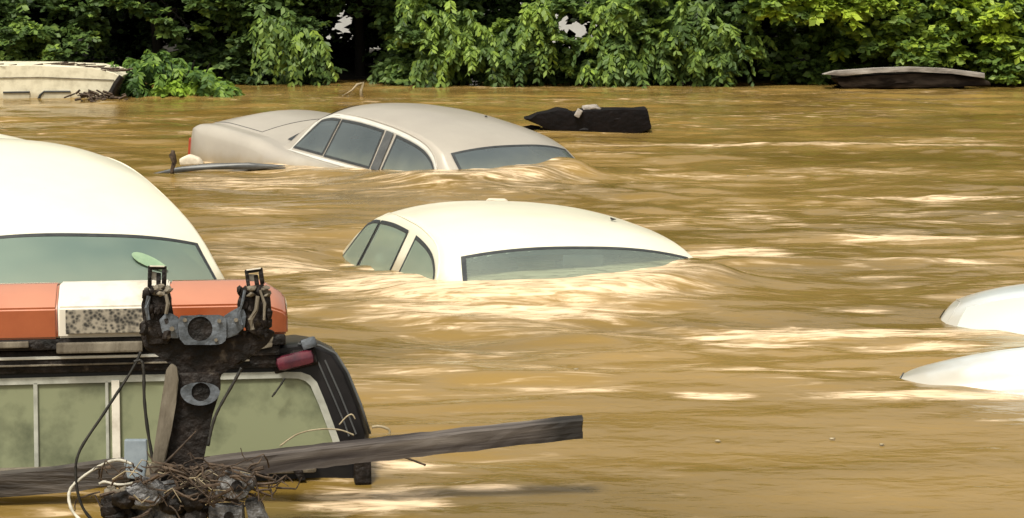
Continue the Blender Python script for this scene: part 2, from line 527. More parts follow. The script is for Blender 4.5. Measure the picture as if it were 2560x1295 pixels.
CONTACT = []
FOAM_GLINTS = [(1250, 790, 420, 22, .75), (1900, 930, 300, 8, .55), (1700, 440, 160, 6, .5), (2150, 430, 260, 7, .4), (1050, 330, 60, 6, .3), (1900, 700, 160, 6, .5), (760, 780, 90, 14, .5), (1050, 940, 160, 8, .5), (600, 530, 120, 12, .5), (1300, 745, 430, 38, 1.0), (1480, 715, 320, 26, .9), (960, 715, 230, 30, .8), (700, 655, 200, 38, .6), (640, 600, 170, 40, .35), (1830, 640, 170, 20, .95),
        (2280, 592, 260, 14, .7), (2250, 655, 420, 7, .6), (2130, 832, 480, 15, .9), (1900, 855, 150, 11, .9), (2300, 870, 200, 14, .8),
        (2330, 990, 330, 13, .9), (1790, 992, 110, 9, .95), (1430, 975, 170, 12, .7), (950, 1250, 190, 34, 1.0), (1210, 1225, 100, 9, .8),
        (1010, 1160, 120, 14, .8), (850, 430, 420, 12, .55), (1200, 465, 330, 30, .45), (620, 460, 260, 22, .5), (1330, 420, 150, 18, .6),
        (2000, 362, 600, 5, .7), (1560, 385, 160, 5, .6), (2300, 492, 330, 6, .6), (1130, 880, 380, 40, .32), (1500, 300, 200, 4, .4),
        (1750, 318, 500, 4, .25), (500, 330, 250, 10, .35), (2150, 780, 130, 5, .7), (2480, 1050, 60, 6, .6), (300, 1275, 260, 30, .35),
        (1120, 480, 500, 14, .3), (2520, 965, 120, 16, .8), (1300, 820, 420, 30, .35)]


def build_water():
    rows = np.concatenate([[-60, -20, 0, 2.0], 3.4 * (34.0 / 3.4) ** (np.linspace(0, 1, 760) ** .93), [40, 60, 400]])
    t = np.linspace(-1, 1, 560)
    nr = len(rows)
    X = np.zeros((nr, len(t) + 4)); Y = np.repeat(rows[:, None], len(t) + 4, 1)
    for i, y in enumerate(rows):
        hw = .34 * max(y, 3.0) + 1.2
        X[i, 2:-2] = t * hw
        X[i, 0], X[i, 1] = -400, -60
        X[i, -1], X[i, -2] = 400, 60
        if hw > 59: X[i, :] = np.linspace(-400, 400, X.shape[1])
    Z = water_height(X, Y)
    fade = ((np.abs(X) < .36 * np.maximum(Y, 3) + 1.6) & (Y > 3) & (Y < 36)).astype(float)
    Z *= fade
    px, py = px_of(X, np.maximum(Y, 1))
    foam_and_glints = np.zeros_like(X)  # wake foam plus sky-glint lines painted into the water colour
    for cx, cy, rx, ry, s in FOAM_GLINTS:
        foam_and_glints = np.maximum(foam_and_glints, s * np.exp(-np.abs((px - cx) / rx) ** 2.6 - np.abs((py - cy) / ry) ** 2))
    for cx, cy, cz in CONTACT:
        foam_and_glints = np.maximum(foam_and_glints, .95 * np.exp(-((X - cx) / .10) ** 2 - ((Y - cy + .03) / .05) ** 2))
    foam_and_glints *= fade
    nc = X.shape[1]
    V = np.stack([X.ravel(), Y.ravel(), Z.ravel()], 1)
    idx = np.arange(nr * nc).reshape(nr, nc)
    Q = np.stack([idx[:-1, :-1].ravel(), idx[:-1, 1:].ravel(), idx[1:, 1:].ravel(), idx[1:, :-1].ravel()], 1)
    m, nt, b = newmat('muddy_flood_water')
    tc = N(nt, 'ShaderNodeTexCoord')
    at_ = N(nt, 'ShaderNodeAttribute', attribute_name='foam_and_glints')
    # broad silt colour
    mp = N(nt, 'ShaderNodeMapping'); mp.inputs['Scale'].default_value = (.35, 1.1, 1)
    nt.links.new(tc.outputs['Object'], mp.inputs['Vector'])
    n1 = N(nt, 'ShaderNodeTexNoise'); n1.inputs['Scale'].default_value = .9; n1.inputs['Detail'].default_value = 4; n1.inputs['Distortion'].default_value = .5
    nt.links.new(mp.outputs[0], n1.inputs['Vector'])
    cr = N(nt, 'ShaderNodeValToRGB')
    E_ = cr.color_ramp.elements
    E_[0].position = .34; E_[0].color = WCOL[0]
    E_[1].position = .66; E_[1].color = WCOL[1]
    nt.links.new(n1.outputs['Fac'], cr.inputs['Fac'])
    # streaky foam, with sky glints painted into the same mask
    mp2 = N(nt, 'ShaderNodeMapping'); mp2.inputs['Scale'].default_value = (1.2, 4.6, 1)
    nt.links.new(tc.outputs['Object'], mp2.inputs['Vector'])
    n2 = N(nt, 'ShaderNodeTexNoise'); n2.inputs['Scale'].default_value = 2.3; n2.inputs['Detail'].default_value = 7; n2.inputs['Roughness'].default_value = .65; n2.inputs['Distortion'].default_value = .9
    nt.links.new(mp2.outputs[0], n2.inputs['Vector'])
    # threshold lowered where foam_and_glints attribute is high
    ma = N(nt, 'ShaderNodeMath', operation='MULTIPLY_ADD'); ma.inputs[1].default_value = .60; 
    nt.links.new(at_.outputs['Fac'], ma.inputs[0]); nt.links.new(n2.outputs['Fac'], ma.inputs[2])
    mr = N(nt, 'ShaderNodeMapRange'); mr.inputs['From Min'].default_value = .63; mr.inputs['From Max'].default_value = .98
    mr.interpolation_type = 'SMOOTHSTEP'
    nt.links.new(ma.outputs[0], mr.inputs['Value'])
    # thin crisp sky-glint streaks painted into the colour, denser in patches
    mp4 = N(nt, 'ShaderNodeMapping'); mp4.inputs['Scale'].default_value = (1.2, 5.2, 1); mp4.inputs['Rotation'].default_value = (0, 0, .03)
    nt.links.new(tc.outputs['Object'], mp4.inputs['Vector'])
    n4 = N(nt, 'ShaderNodeTexNoise'); n4.inputs['Scale'].default_value = 1.7; n4.inputs['Detail'].default_value = 5; n4.inputs['Roughness'].default_value = .55; n4.inputs['Distortion'].default_value = 1.2
    nt.links.new(mp4.outputs[0], n4.inputs['Vector'])
    n5 = N(nt, 'ShaderNodeTexNoise'); n5.inputs['Scale'].default_value = .55; n5.inputs['Detail'].default_value = 2
    nt.links.new(mp.outputs[0], n5.inputs['Vector'])
    a4 = N(nt, 'ShaderNodeMath', operation='MULTIPLY_ADD'); a4.inputs[1].default_value = .45
    nt.links.new(n5.outputs['Fac'], a4.inputs[0]); nt.links.new(n4.outputs['Fac'], a4.inputs[2])
    m4 = N(nt, 'ShaderNodeMapRange'); m4.inputs['From Min'].default_value = .80; m4.inputs['From Max'].default_value = 1.0; m4.inputs['To Max'].default_value = .62
    m4.interpolation_type = 'SMOOTHSTEP'
    nt.links.new(a4.outputs[0], m4.inputs['Value'])
    ca = N(nt, 'ShaderNodeAttribute', attribute_name='calm')
    c1 = N(nt, 'ShaderNodeMath', operation='MULTIPLY_ADD'); c1.inputs[1].default_value = -.8; c1.inputs[2].default_value = 1
    nt.links.new(ca.outputs['Fac'], c1.inputs[0])
    c2 = N(nt, 'ShaderNodeMath', operation='MULTIPLY'); nt.links.new(m4.outputs[0], c2.inputs[0]); nt.links.new(c1.outputs[0], c2.inputs[1])
    mmx = N(nt, 'ShaderNodeMath', operation='MAXIMUM'); nt.links.new(mr.outputs[0], mmx.inputs[0]); nt.links.new(c2.outputs[0], mmx.inputs[1])
    mr = mmx
    mx = N(nt, 'ShaderNodeMix', data_type='RGBA')
    nb = N(nt, 'ShaderNodeTexNoise'); nb.inputs['Scale'].default_value = 5.5; nb.inputs['Detail'].default_value = 6; nb.inputs['Distortion'].default_value = 1.0
    nt.links.new(mp2.outputs[0], nb.inputs['Vector'])
    mb_ = N(nt, 'ShaderNodeMapRange'); mb_.inputs['From Min'].default_value = .36; mb_.inputs['From Max'].default_value = .56; mb_.inputs['To Min'].default_value = .35; mb_.inputs['To Max'].default_value = 1
    nt.links.new(nb.outputs['Fac'], mb_.inputs['Value'])
    mq = N(nt, 'ShaderNodeMath', operation='MULTIPLY'); nt.links.new(mr.outputs[0], mq.inputs[0]); nt.links.new(mb_.outputs[0], mq.inputs[1])
    mr = mq
    nt.links.new(mr.outputs[0], mx.inputs['Factor']); nt.links.new(cr.outputs[0], mx.inputs['A'])
    mx.inputs['B'].default_value = (.90, .69, .47, 1)
    nt.links.new(mx.outputs['Result'], b.inputs['Base Color'])
    mr2 = N(nt, 'ShaderNodeMapRange'); mr2.inputs['To Min'].default_value = .12; mr2.inputs['To Max'].default_value = .45
    nt.links.new(mr.outputs[0], mr2.inputs['Value']); nt.links.new(mr2.outputs[0], b.inputs['Roughness'])
    b.inputs['IOR'].default_value = 1.33
    # fine ripples
    mp3 = N(nt, 'ShaderNodeMapping'); mp3.inputs['Scale'].default_value = (2.4, 4.6, 1)
    nt.links.new(tc.outputs['Object'], mp3.inputs['Vector'])
    n3 = N(nt, 'ShaderNodeTexNoise'); n3.inputs['Scale'].default_value = 3.0; n3.inputs['Detail'].default_value = 4; n3.inputs['Distortion'].default_value = .4
    nt.links.new(mp3.outputs[0], n3.inputs['Vector'])
    bp = N(nt, 'ShaderNodeBump'); bp.inputs['Strength'].default_value = .14; bp.inputs['Distance'].default_value = .03
    nt.links.new(n3.outputs['Fac'], bp.inputs['Height']); nt.links.new(bp.outputs[0], b.inputs['Normal'])
    o = fast_mesh('water', V, Q, m, smooth=True, attrs={'foam_and_glints': foam_and_glints.ravel(), 'calm': (CALM(X, Y) * fade).ravel()})
    return tag(o, kind='structure')


WCOL = ((.165, .106, .024, 1), (.31, .20, .062, 1))

# ------------------------------------------------------------------ sedan
def ipol(x, pts):
    xs = [p[0] for p in pts]; ys = [p[1] for p in pts]
    # monotone-ish cubic via smooth hermite
    n = len(xs)
    x = np.asarray(x, float)
    m = np.zeros(n)
    d = [(ys[i + 1] - ys[i]) / (xs[i + 1] - xs[i]) for i in range(n - 1)]
    for i in range(1, n - 1):
        m[i] = 0 if d[i - 1] * d[i] <= 0 else 2 * d[i - 1] * d[i] / (d[i - 1] + d[i])
    m[0], m[-1] = d[0], d[-1]
    xc = np.clip(x, xs[0], xs[-1])
    i = np.clip(np.searchsorted(xs, xc, side='right') - 1, 0, n - 2)
    xa = np.array(xs); ya = np.array(ys)
    h = xa[i + 1] - xa[i]; t = (xc - xa[i]) / h
    return (2 * t**3 - 3 * t**2 + 1) * ya[i] + (t**3 - 2 * t**2 + t) * h * m[i] + (-2 * t**3 + 3 * t**2) * ya[i + 1] + (t**3 - t**2) * h * m[i + 1]


ROOF = [(-2.2, .60), (-1.95, .88), (-1.75, 1.02), (-1.5, 1.19), (-1.28, 1.34), (-1.02, 1.435), (-.75, 1.465), (-.45, 1.475), (0, 1.45), (.35, 1.405), (.62, 1.335), (.72, 1.285), (1.0, 1.13), (1.3, .965), (1.6, .79), (2.0, .5)]
DECK = [(-2.68, .93), (-2.64, 1.01), (-2.55, 1.05), (-2.3, 1.07), (-1.7, 1.06), (-1.3, 1.01), (-.5, .99), (.5, .985), (1.1, .975), (1.6, .94), (2.1, .88), (2.45, .81), (2.6, .74), (2.66, .66)]


def smin(a, b, k):
    h = np.clip(.5 + .5 * (b - a) / k, 0, 1)
    return b * (1 - h) + a * h - k * h * (1 - h)


def car_z(x, y):
    x = np.asarray(x, float); y = np.abs(np.asarray(y, float))
    fr = 1 / (1 + np.exp(-(x - .2) * 5))
    crown = (.085 - .035 * fr) * (y / .62) ** 2.6
    sh = np.where(x > 0, .28, -.22) * y * y * np.clip(np.abs(x) * 1.6, 0, 1)
    top = ipol(x + sh, ROOF) - crown
    yb = .775 + .01 * np.clip(1 - ((x + .2) / 1.6) ** 2, -1, 1)       # half width at z = 1.03
    side = 1.03 + (yb - y) * 2.35
    g = smin(top, side, .055)
    e = np.clip((y - .83) / .12, 0, 1)
    body = ipol(x, DECK) - .012 * (y / .8) ** 2 + .11 * np.clip((-x - 1.35) / .5, 0, 1) * np.clip((x + 2.75) / .35, 0, 1) ** .6 * np.clip(1 - (y / .74) ** 2, 0, 1) - .13 * (1 - np.sqrt(np.clip(1 - e ** 2.2, 0, 1)))
    return -smin(-g, -body, .03)


def car_w(x):
    x = np.asarray(x, float)
    ef = np.clip((x - 1.9) / .78, 0, 1); er = np.clip((-x - 2.25) / .45, 0, 1)
    return .95 * (1 - .22 * ef ** 2.5 - .10 * er ** 3)


def car_n(x, y, side):
    e = .004
    dx = (car_z(x + e, y) - car_z(x - e, y)) / (2 * e)
    dy = (car_z(x, y + e) - car_z(x, y - e)) / (2 * e)
    n = np.stack([-dx, -dy, np.ones_like(dx)], -1)
    return n / np.linalg.norm(n, axis=-1, keepdims=True)


def pane_grid(name, Xg, Yg, off, mat, parent):
    Z = car_z(Xg, Yg); Nn = car_n(Xg, Yg, 0)
    P = np.stack([Xg, Yg, Z], -1) + Nn * off
    a, b = Xg.shape
    idx = np.arange(a * b).reshape(a, b)
    Q = np.stack([idx[:-1, :-1].ravel(), idx[:-1, 1:].ravel(), idx[1:, 1:].ravel(), idx[1:, :-1].ravel()], 1)
    o = fast_mesh(name, P.reshape(-1, 3), Q, mat, parent, smooth=True)
    return o


def side_y(x, z, s):
    """|y| on the side surface where the skin has height z"""
    lo = np.full_like(x, .50); hi = np.full_like(x, .81)
    for _ in range(26):
        mid = (lo + hi) / 2
        up = car_z(x, mid) > z
        lo = np.where(up, mid, lo); hi = np.where(up, hi, mid)
    return s * (lo + hi) / 2


def side_grid(s, x0b, x1b, x0t, x1t, zb, ztop, grow=0.0, nx=26, nz=12):
    """x range at bottom (x0b,x1b) and at top (x0t,x1t); ztop(x) upper outline"""
    U = np.linspace(0, 1, nx)[None, :]; T = np.linspace(0, 1, nz)[:, None]
    xb = (x0b - grow) + (x1b - x0b + 2 * grow) * U
    xt = (x0t - grow) + (x1t - x0t + 2 * grow) * U
    zt = np.array([ztop(v) for v in xt.ravel()])[None, :] + grow
    zbb = zb - grow
    x = xb + (xt - xb) * T
    z = zbb + (zt - zbb) * T
    y = side_y(x, z, s)
    return x, y


def side_pane(name, s, x0b, x1b, x0t, x1t, zb, ztop, off, mat, parent, grow=0.0, nx=26, nz=12):
    x, y = side_grid(s, x0b, x1b, x0t, x1t, zb, ztop, grow, nx, nz)
    return pane_grid(name, x, y, off, mat, parent)


WTOP = [(-1.34, 1.05), (-1.2, 1.20), (-1.05, 1.285), (-.9, 1.322), (-.55, 1.335), (-.2, 1.322), (-.07, 1.312), (.15, 1.285), (.32, 1.25), (.45, 1.195), (.55, 1.11), (.60, 1.04)]


def wtop(x): return float(ipol(x, WTOP))


def front_grid(grow=0.0, rear=False, n=34, m=16, short=False):
    U = np.linspace(-1, 1, n)[None, :]; T = np.linspace(0, 1, m)[:, None]
    if not rear:
        yt, yb = .61 + grow, .715 + grow
        y = U * (yt + (yb - yt) * T)
        xt = .645 - .075 * U ** 2 - grow
        xb = (.93 if short else 1.27) - (.14 if short else .26) * U ** 2 + grow
        if short: yb = .66 + grow; y = U * (yt + (yb - yt) * T)
    else:
        yt, yb = .55 + grow, .64 + grow
        y = U * (yt + (yb - yt) * T)
        xt = -1.13 + .05 * U ** 2 + grow
        xb = -1.70 + .16 * U ** 2 - grow
    x = xt + (xb - xt) * T + 0 * y
    return x, y


def front_glass(name, off, mat, parent, grow=0.0, rear=False, n=34, m=16, short=False):
    x, y = front_grid(grow, rear, n, m, short)
    return pane_grid(name, x, y, off, mat, parent)


GLASS_IN = .004          # how far inside the pane outline the body opening starts


def window_inside(x, y, z, short=False):
    ay = np.abs(y); out = np.zeros(len(x), bool)
    g = GLASS_IN
    # windscreen and back glass
    for rear in (False, True):
        if rear:
            yt, yb = .55, .64
            t = np.zeros_like(x)
            for _ in range(3):
                U = np.clip(ay / (yt + (yb - yt) * t), 0, 1); xt = -1.13 + .05 * U ** 2; xb = -1.70 + .16 * U ** 2; t = np.clip((x - xt) / (xb - xt), 0, 1)
            out |= (x < xt - g) & (x > xb + g) & (ay < yt + (yb - yt) * t - g)
        else:
            yt, yb = .61, .66 if short else .715
            t = np.zeros_like(x)
            for _ in range(3):
                U = np.clip(ay / (yt + (yb - yt) * t), 0, 1); xt = .645 - .075 * U ** 2; xb = (.93 if short else 1.27) - (.14 if short else .26) * U ** 2; t = np.clip((x - xt) / (xb - xt), 0, 1)
            out |= (x > xt + g) & (x < xb - g) & (ay < yt + (yb - yt) * t - g)
    zt = ipol(x, WTOP)
    for (x0b, x1b, x0t, x1t, zb, q) in ((-.825, -.22, -.785, -.225, 1.025, 0), (-1.26, -.855, -1.05, -.815, 1.03, 1), (-.06, .56, -.05, .52, 1.03, 0)):
        top = np.minimum(zt, 1.05 + (x + 1.30) * 1.30) if q else zt
        t = np.clip((z - zb) / np.maximum(top - zb, 1e-3), 0, 1)
        out |= (ay > .58) & (x > x0b + (x0t - x0b) * t + g) & (x < x1b + (x1t - x1b) * t - g) & (z > zb + g) & (z < top - g)
    return out & (z > .9)


def ring(name, grid_fn, outer, inner, off, mat, parent):
    """closed band following a pane outline, from grow=outer to grow=-inner"""
    def loop(g):
        X, Y = grid_fn(g)
        Z = car_z(X, Y); Nn = car_n(X, Y, 0)
        P = np.stack([X, Y, Z], -1) + Nn * off
        return np.concatenate([P[0, :-1], P[:-1, -1], P[-1, :0:-1], P[:0:-1, 0]])
    A, B = loop(outer), loop(-inner)
    n = len(A); V = np.concatenate([A, B, B - [0, 0, .03]])
    i = np.arange(n); j = (i + 1) % n
    Q = np.concatenate([np.stack([i, j, n + j, n + i], 1), np.stack([n + i, n + j, 2 * n + j, 2 * n + i], 1)])
    return fast_mesh(name, V, Q, mat, parent)


def make_sedan(label, pose, paint, glass, scale=(1, 1, 1), dark_pillar=False, tail=True, group=None, short=False, wglass=None, interior=True):
    px_, py_, pz_, yaw, pitch, roll = pose
    r = empty('sedan', (px_, py_, pz_), (roll, pitch, yaw))
    r.scale = scale
    tag(r, label, 'car', group)
    # body skin with skirts
    xs = np.concatenate([np.linspace(-2.68, -2.5, 10), np.linspace(-2.46, 2.4, 320), np.linspace(2.44, 2.66, 10)])
    vs = np.concatenate([np.linspace(0, .56, 30), np.linspace(.57, 1, 90)])
    vs = np.concatenate([-vs[:0:-1], vs])
    X = np.repeat(xs[:, None], len(vs), 1); Yy = vs[None, :] * car_w(X)
    Zz = car_z(X, Yy)
    P = np.stack([X, Yy, Zz], -1)
    # skirt columns on both sides
    def col(src, dz, dy):
        c = src.copy(); c[:, 2] -= dz; c[:, 1] += dy * np.sign(src[:, 1]); return c
    L = P[:, 0]; Rr = P[:, -1]
    cols_l = [col(L, .55, -.03), col(L, .30, .012), col(L, .10, .012)]
    cols_r = [col(Rr, .10, .012), col(Rr, .30, .012), col(Rr, .55, -.03)]
    P = np.concatenate([np.stack(cols_l, 1), P, np.stack(cols_r, 1)], 1)
    def row(src, dz, dx):
        c = src.copy(); c[:, 2] -= dz; c[:, 0] += dx; return c
    P = np.concatenate([row(P[0], .5, .04)[None], row(P[0], .22, .015)[None], P, row(P[-1], .22, -.01)[None], row(P[-1], .5, -.05)[None]], 0)
    a, b = P.shape[:2]
    idx = np.arange(a * b).reshape(a, b)
    Q = np.stack([idx[:-1, :-1].ravel(), idx[:-1, 1:].ravel(), idx[1:, 1:].ravel(), idx[1:, :-1].ravel()], 1)[:, ::-1]
    Pf = P.reshape(-1, 3)
    ins = window_inside(Pf[:, 0], Pf[:, 1], Pf[:, 2], short)
    Q = Q[~ins[Q].all(axis=1)]
    fast_mesh('body', Pf, Q, paint, r, smooth=True)
    # glass
    wg = front_glass('windshield', .004, wglass or glass, r, short=short)
    ring('seal', lambda g: front_grid(g, False, 60, 30, short), .006, .015, .006, M_TRIM if short else M_SEAL, wg)
    rg = front_glass('rear_window', .004, glass, r, rear=True)
    ring('seal', lambda g: front_grid(g, True, 60, 30), .006, .015, .006, M_SEAL if tail else paint, rg)
    QT = lambda x: min(wtop(x), 1.05 + (x + 1.30) * 1.30)
    for s in (-1, 1):
        for nm, a in (('door_window', (s, -.825, -.22, -.785, -.225, 1.025, wtop)), ('quarter_window', (s, -1.26, -.855, -1.05, -.815, 1.03, QT)), ('door_window', (s, -.06, .56, -.05, .52, 1.03, wtop))):
            p_ = side_pane(nm, *a, .004, glass, r)
            ring('seal', lambda g, a=a: side_grid(*a, g, 50, 24), .007, .011, .006, M_SEAL, p_)
        if dark_pillar:
            ring('window_trim', lambda g, s=s: side_grid(s, -1.27, .57, -1.06, .52, 1.02, QT, g, 90, 14), .040, -.016, .0035, M_TRIM, r)
        if dark_pillar:
            side_pane('door_pillar', s, -.19, -.09, -.19, -.09, 1.02, lambda x: wtop(x) + .008, .0105, M_DPILLAR, r, nx=4)
        # drip rail: a thin line where roof meets the sides
        mb = MB(); pts = []
        for x in np.linspace(-1.35, .58, 40):
            z = wtop(x) + .05 if x > -1.05 else wtop(x) + .045
            y = float(side_y(np.array([x]), np.array([z]), s)[0]); pts.append((x, y * 1.003, z))
        mb.tube(pts, .004, 6)
        mb.build('drip_rail', paint, r, smooth=True)
    # interior: seats with headrests, dashboard, wheel
    if interior:
        for s in (-1, 1):
            mb = MB(); mb.box((.02, s * .36, .93), (.14, .50, .52), Matrix.Rotation(-.22, 3, 'Y'), bevel=.05)
            mb.box((-.08, s * .36, 1.22), (.09, .26, .15), Matrix.Rotation(-.15, 3, 'Y'), bevel=.035)
            mb.build('front_seat', M_SEAT, r, smooth=True)
        mb = MB(); mb.box((-.98, 0, .90), (.16, 1.25, .46), Matrix.Rotation(-.3, 3, 'Y'), bevel=.06); mb.build('rear_seat', M_SEAT, r, smooth=True)
        mb = MB(); mb.box((1.02, 0, .90), (.45, 1.30, .12), Matrix.Rotation(.1, 3, 'Y'), bevel=.05); mb.build('dashboard', M_DPILLAR, r, smooth=True)
        mb = MB(); mb.tube([Vector((.62 + .05 * math.sin(t), .36 + .19 * math.cos(t), .98 + .18 * math.sin(t))) for t in np.linspace(0, 2 * math.pi, 25)], .014, 8); mb.build('steering_wheel', M_DPILLAR, r, smooth=True)
        mb = MB(); mb.box((.66, 0, 1.26), (.02, .22, .06), bevel=.01); mb.build('rear_view_mirror', M_DPILLAR, r, smooth=True)
    # boot lid shut lines and door gaps
    def seam(pts):
        mb = MB()
        q = [(x, y, float(car_z(np.array([x]), np.array([y]))[0]) + .0005) for x, y in pts]
        mb.tube(q, .0035, 5)
        mb.build('shut_line', M_SEAL, r)
    seam([(-1.85 - .72 * min(1, max(0, t)), y) for t, y in [(k / 10, -.70) for k in range(10, 0, -1)] + [(0, v) for v in np.linspace(-.70, .70, 20)] + [(k / 10, .70) for k in range(1, 11)]])
    for s in (-1, 1): seam([(1.38 + 1.1 * t, s * (.74 - .10 * t)) for t in np.linspace(0, 1, 14)])
    if tail:
        for s in (-1, 1):
            mb = MB()
            pts = []
            mb.box((-2.665, s * .70, .80), (.05, .30, .19), bevel=.015)
            mb.box((-2.60, s * .868, .80), (.16, .05, .19), Matrix.Rotation(s * -.18, 3, 'Z'), bevel=.015)
            mb.build('tail_light', M_TAIL, r)
        mb = MB()
        mb.box((-2.72, 0, .56), (.16, 1.70, .17), bevel=.05)
        for s in (-1, 1): mb.box((-2.52, s * .90, .56), (.46, .12, .165), Matrix.Rotation(s * -.12, 3, 'Z'), bevel=.05)
        mb.build('bumper', paint, r, smooth=True)
    return r


P_CENTRE = (.105, 10.676, -1.14, -1.234, -.033, -.050)
P_SILVER = (-.525, 16.171, -1.005, -.817, .097, -.036)
P_LEFT = (-2.697, 10.513, -.886, -1.061, .164, -.086)
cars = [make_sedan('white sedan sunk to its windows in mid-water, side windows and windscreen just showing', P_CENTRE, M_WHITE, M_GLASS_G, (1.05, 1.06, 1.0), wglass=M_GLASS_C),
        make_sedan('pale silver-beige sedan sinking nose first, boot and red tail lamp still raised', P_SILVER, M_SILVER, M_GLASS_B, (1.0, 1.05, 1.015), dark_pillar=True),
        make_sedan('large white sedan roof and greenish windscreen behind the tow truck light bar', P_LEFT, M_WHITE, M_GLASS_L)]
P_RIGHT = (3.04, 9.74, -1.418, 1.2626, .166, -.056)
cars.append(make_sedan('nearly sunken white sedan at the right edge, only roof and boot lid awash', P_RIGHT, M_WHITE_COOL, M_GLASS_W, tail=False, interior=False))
c_mid, c_silver, c_left, c_right = cars


def on_car(car, px, py, lift=.01):
    bpy.context.view_layer.update()
    parts = [c for c in car.children if c.name.split('.')[0] in ('body', 'windshield', 'rear_window', 'door_window', 'quarter_window')]
    mw = car.matrix_world; mi = mw.inverted()
    o_ = mi @ Vector((0, 0, H)); d_ = (mi.to_3x3() @ ray(px, py)).normalized()
    best = None
    for b_ in parts:
        ok, loc, nrm, _ = b_.ray_cast(o_, d_)
        if ok and (best is None or (loc - o_).length < best[0]): best = ((loc - o_).length, loc, nrm)
    if best is None: return None, None
    _, loc, nrm = best
    nw = (mi.transposed().to_3x3() @ nrm).normalized()
    if nw.dot(ray(px, py)) > 0: nw = -nw
    return mw @ loc + nw * lift, nw


for car, pts in ((c_mid, [(880, 662), (930, 670), (1000, 684), (1060, 692), (1130, 700), (1200, 699), (1300, 697), (1400, 690), (1500, 680), (1600, 665), (1690, 653)]),
                 (c_silver, [(520, 405), (600, 408), (700, 412), (800, 417), (900, 420), (1000, 424), (1100, 426), (1125, 424), (1200, 417), (1300, 406), (1380, 396)]),
                 ):
    for px, py in pts:
        p, _ = on_car(car, px, py, 0)
        if p is not None: CONTACT.append((p.x, p.y, p.z))
print('CONTACT', [tuple(round(v, 2) for v in c) for c in CONTACT])
build_water()


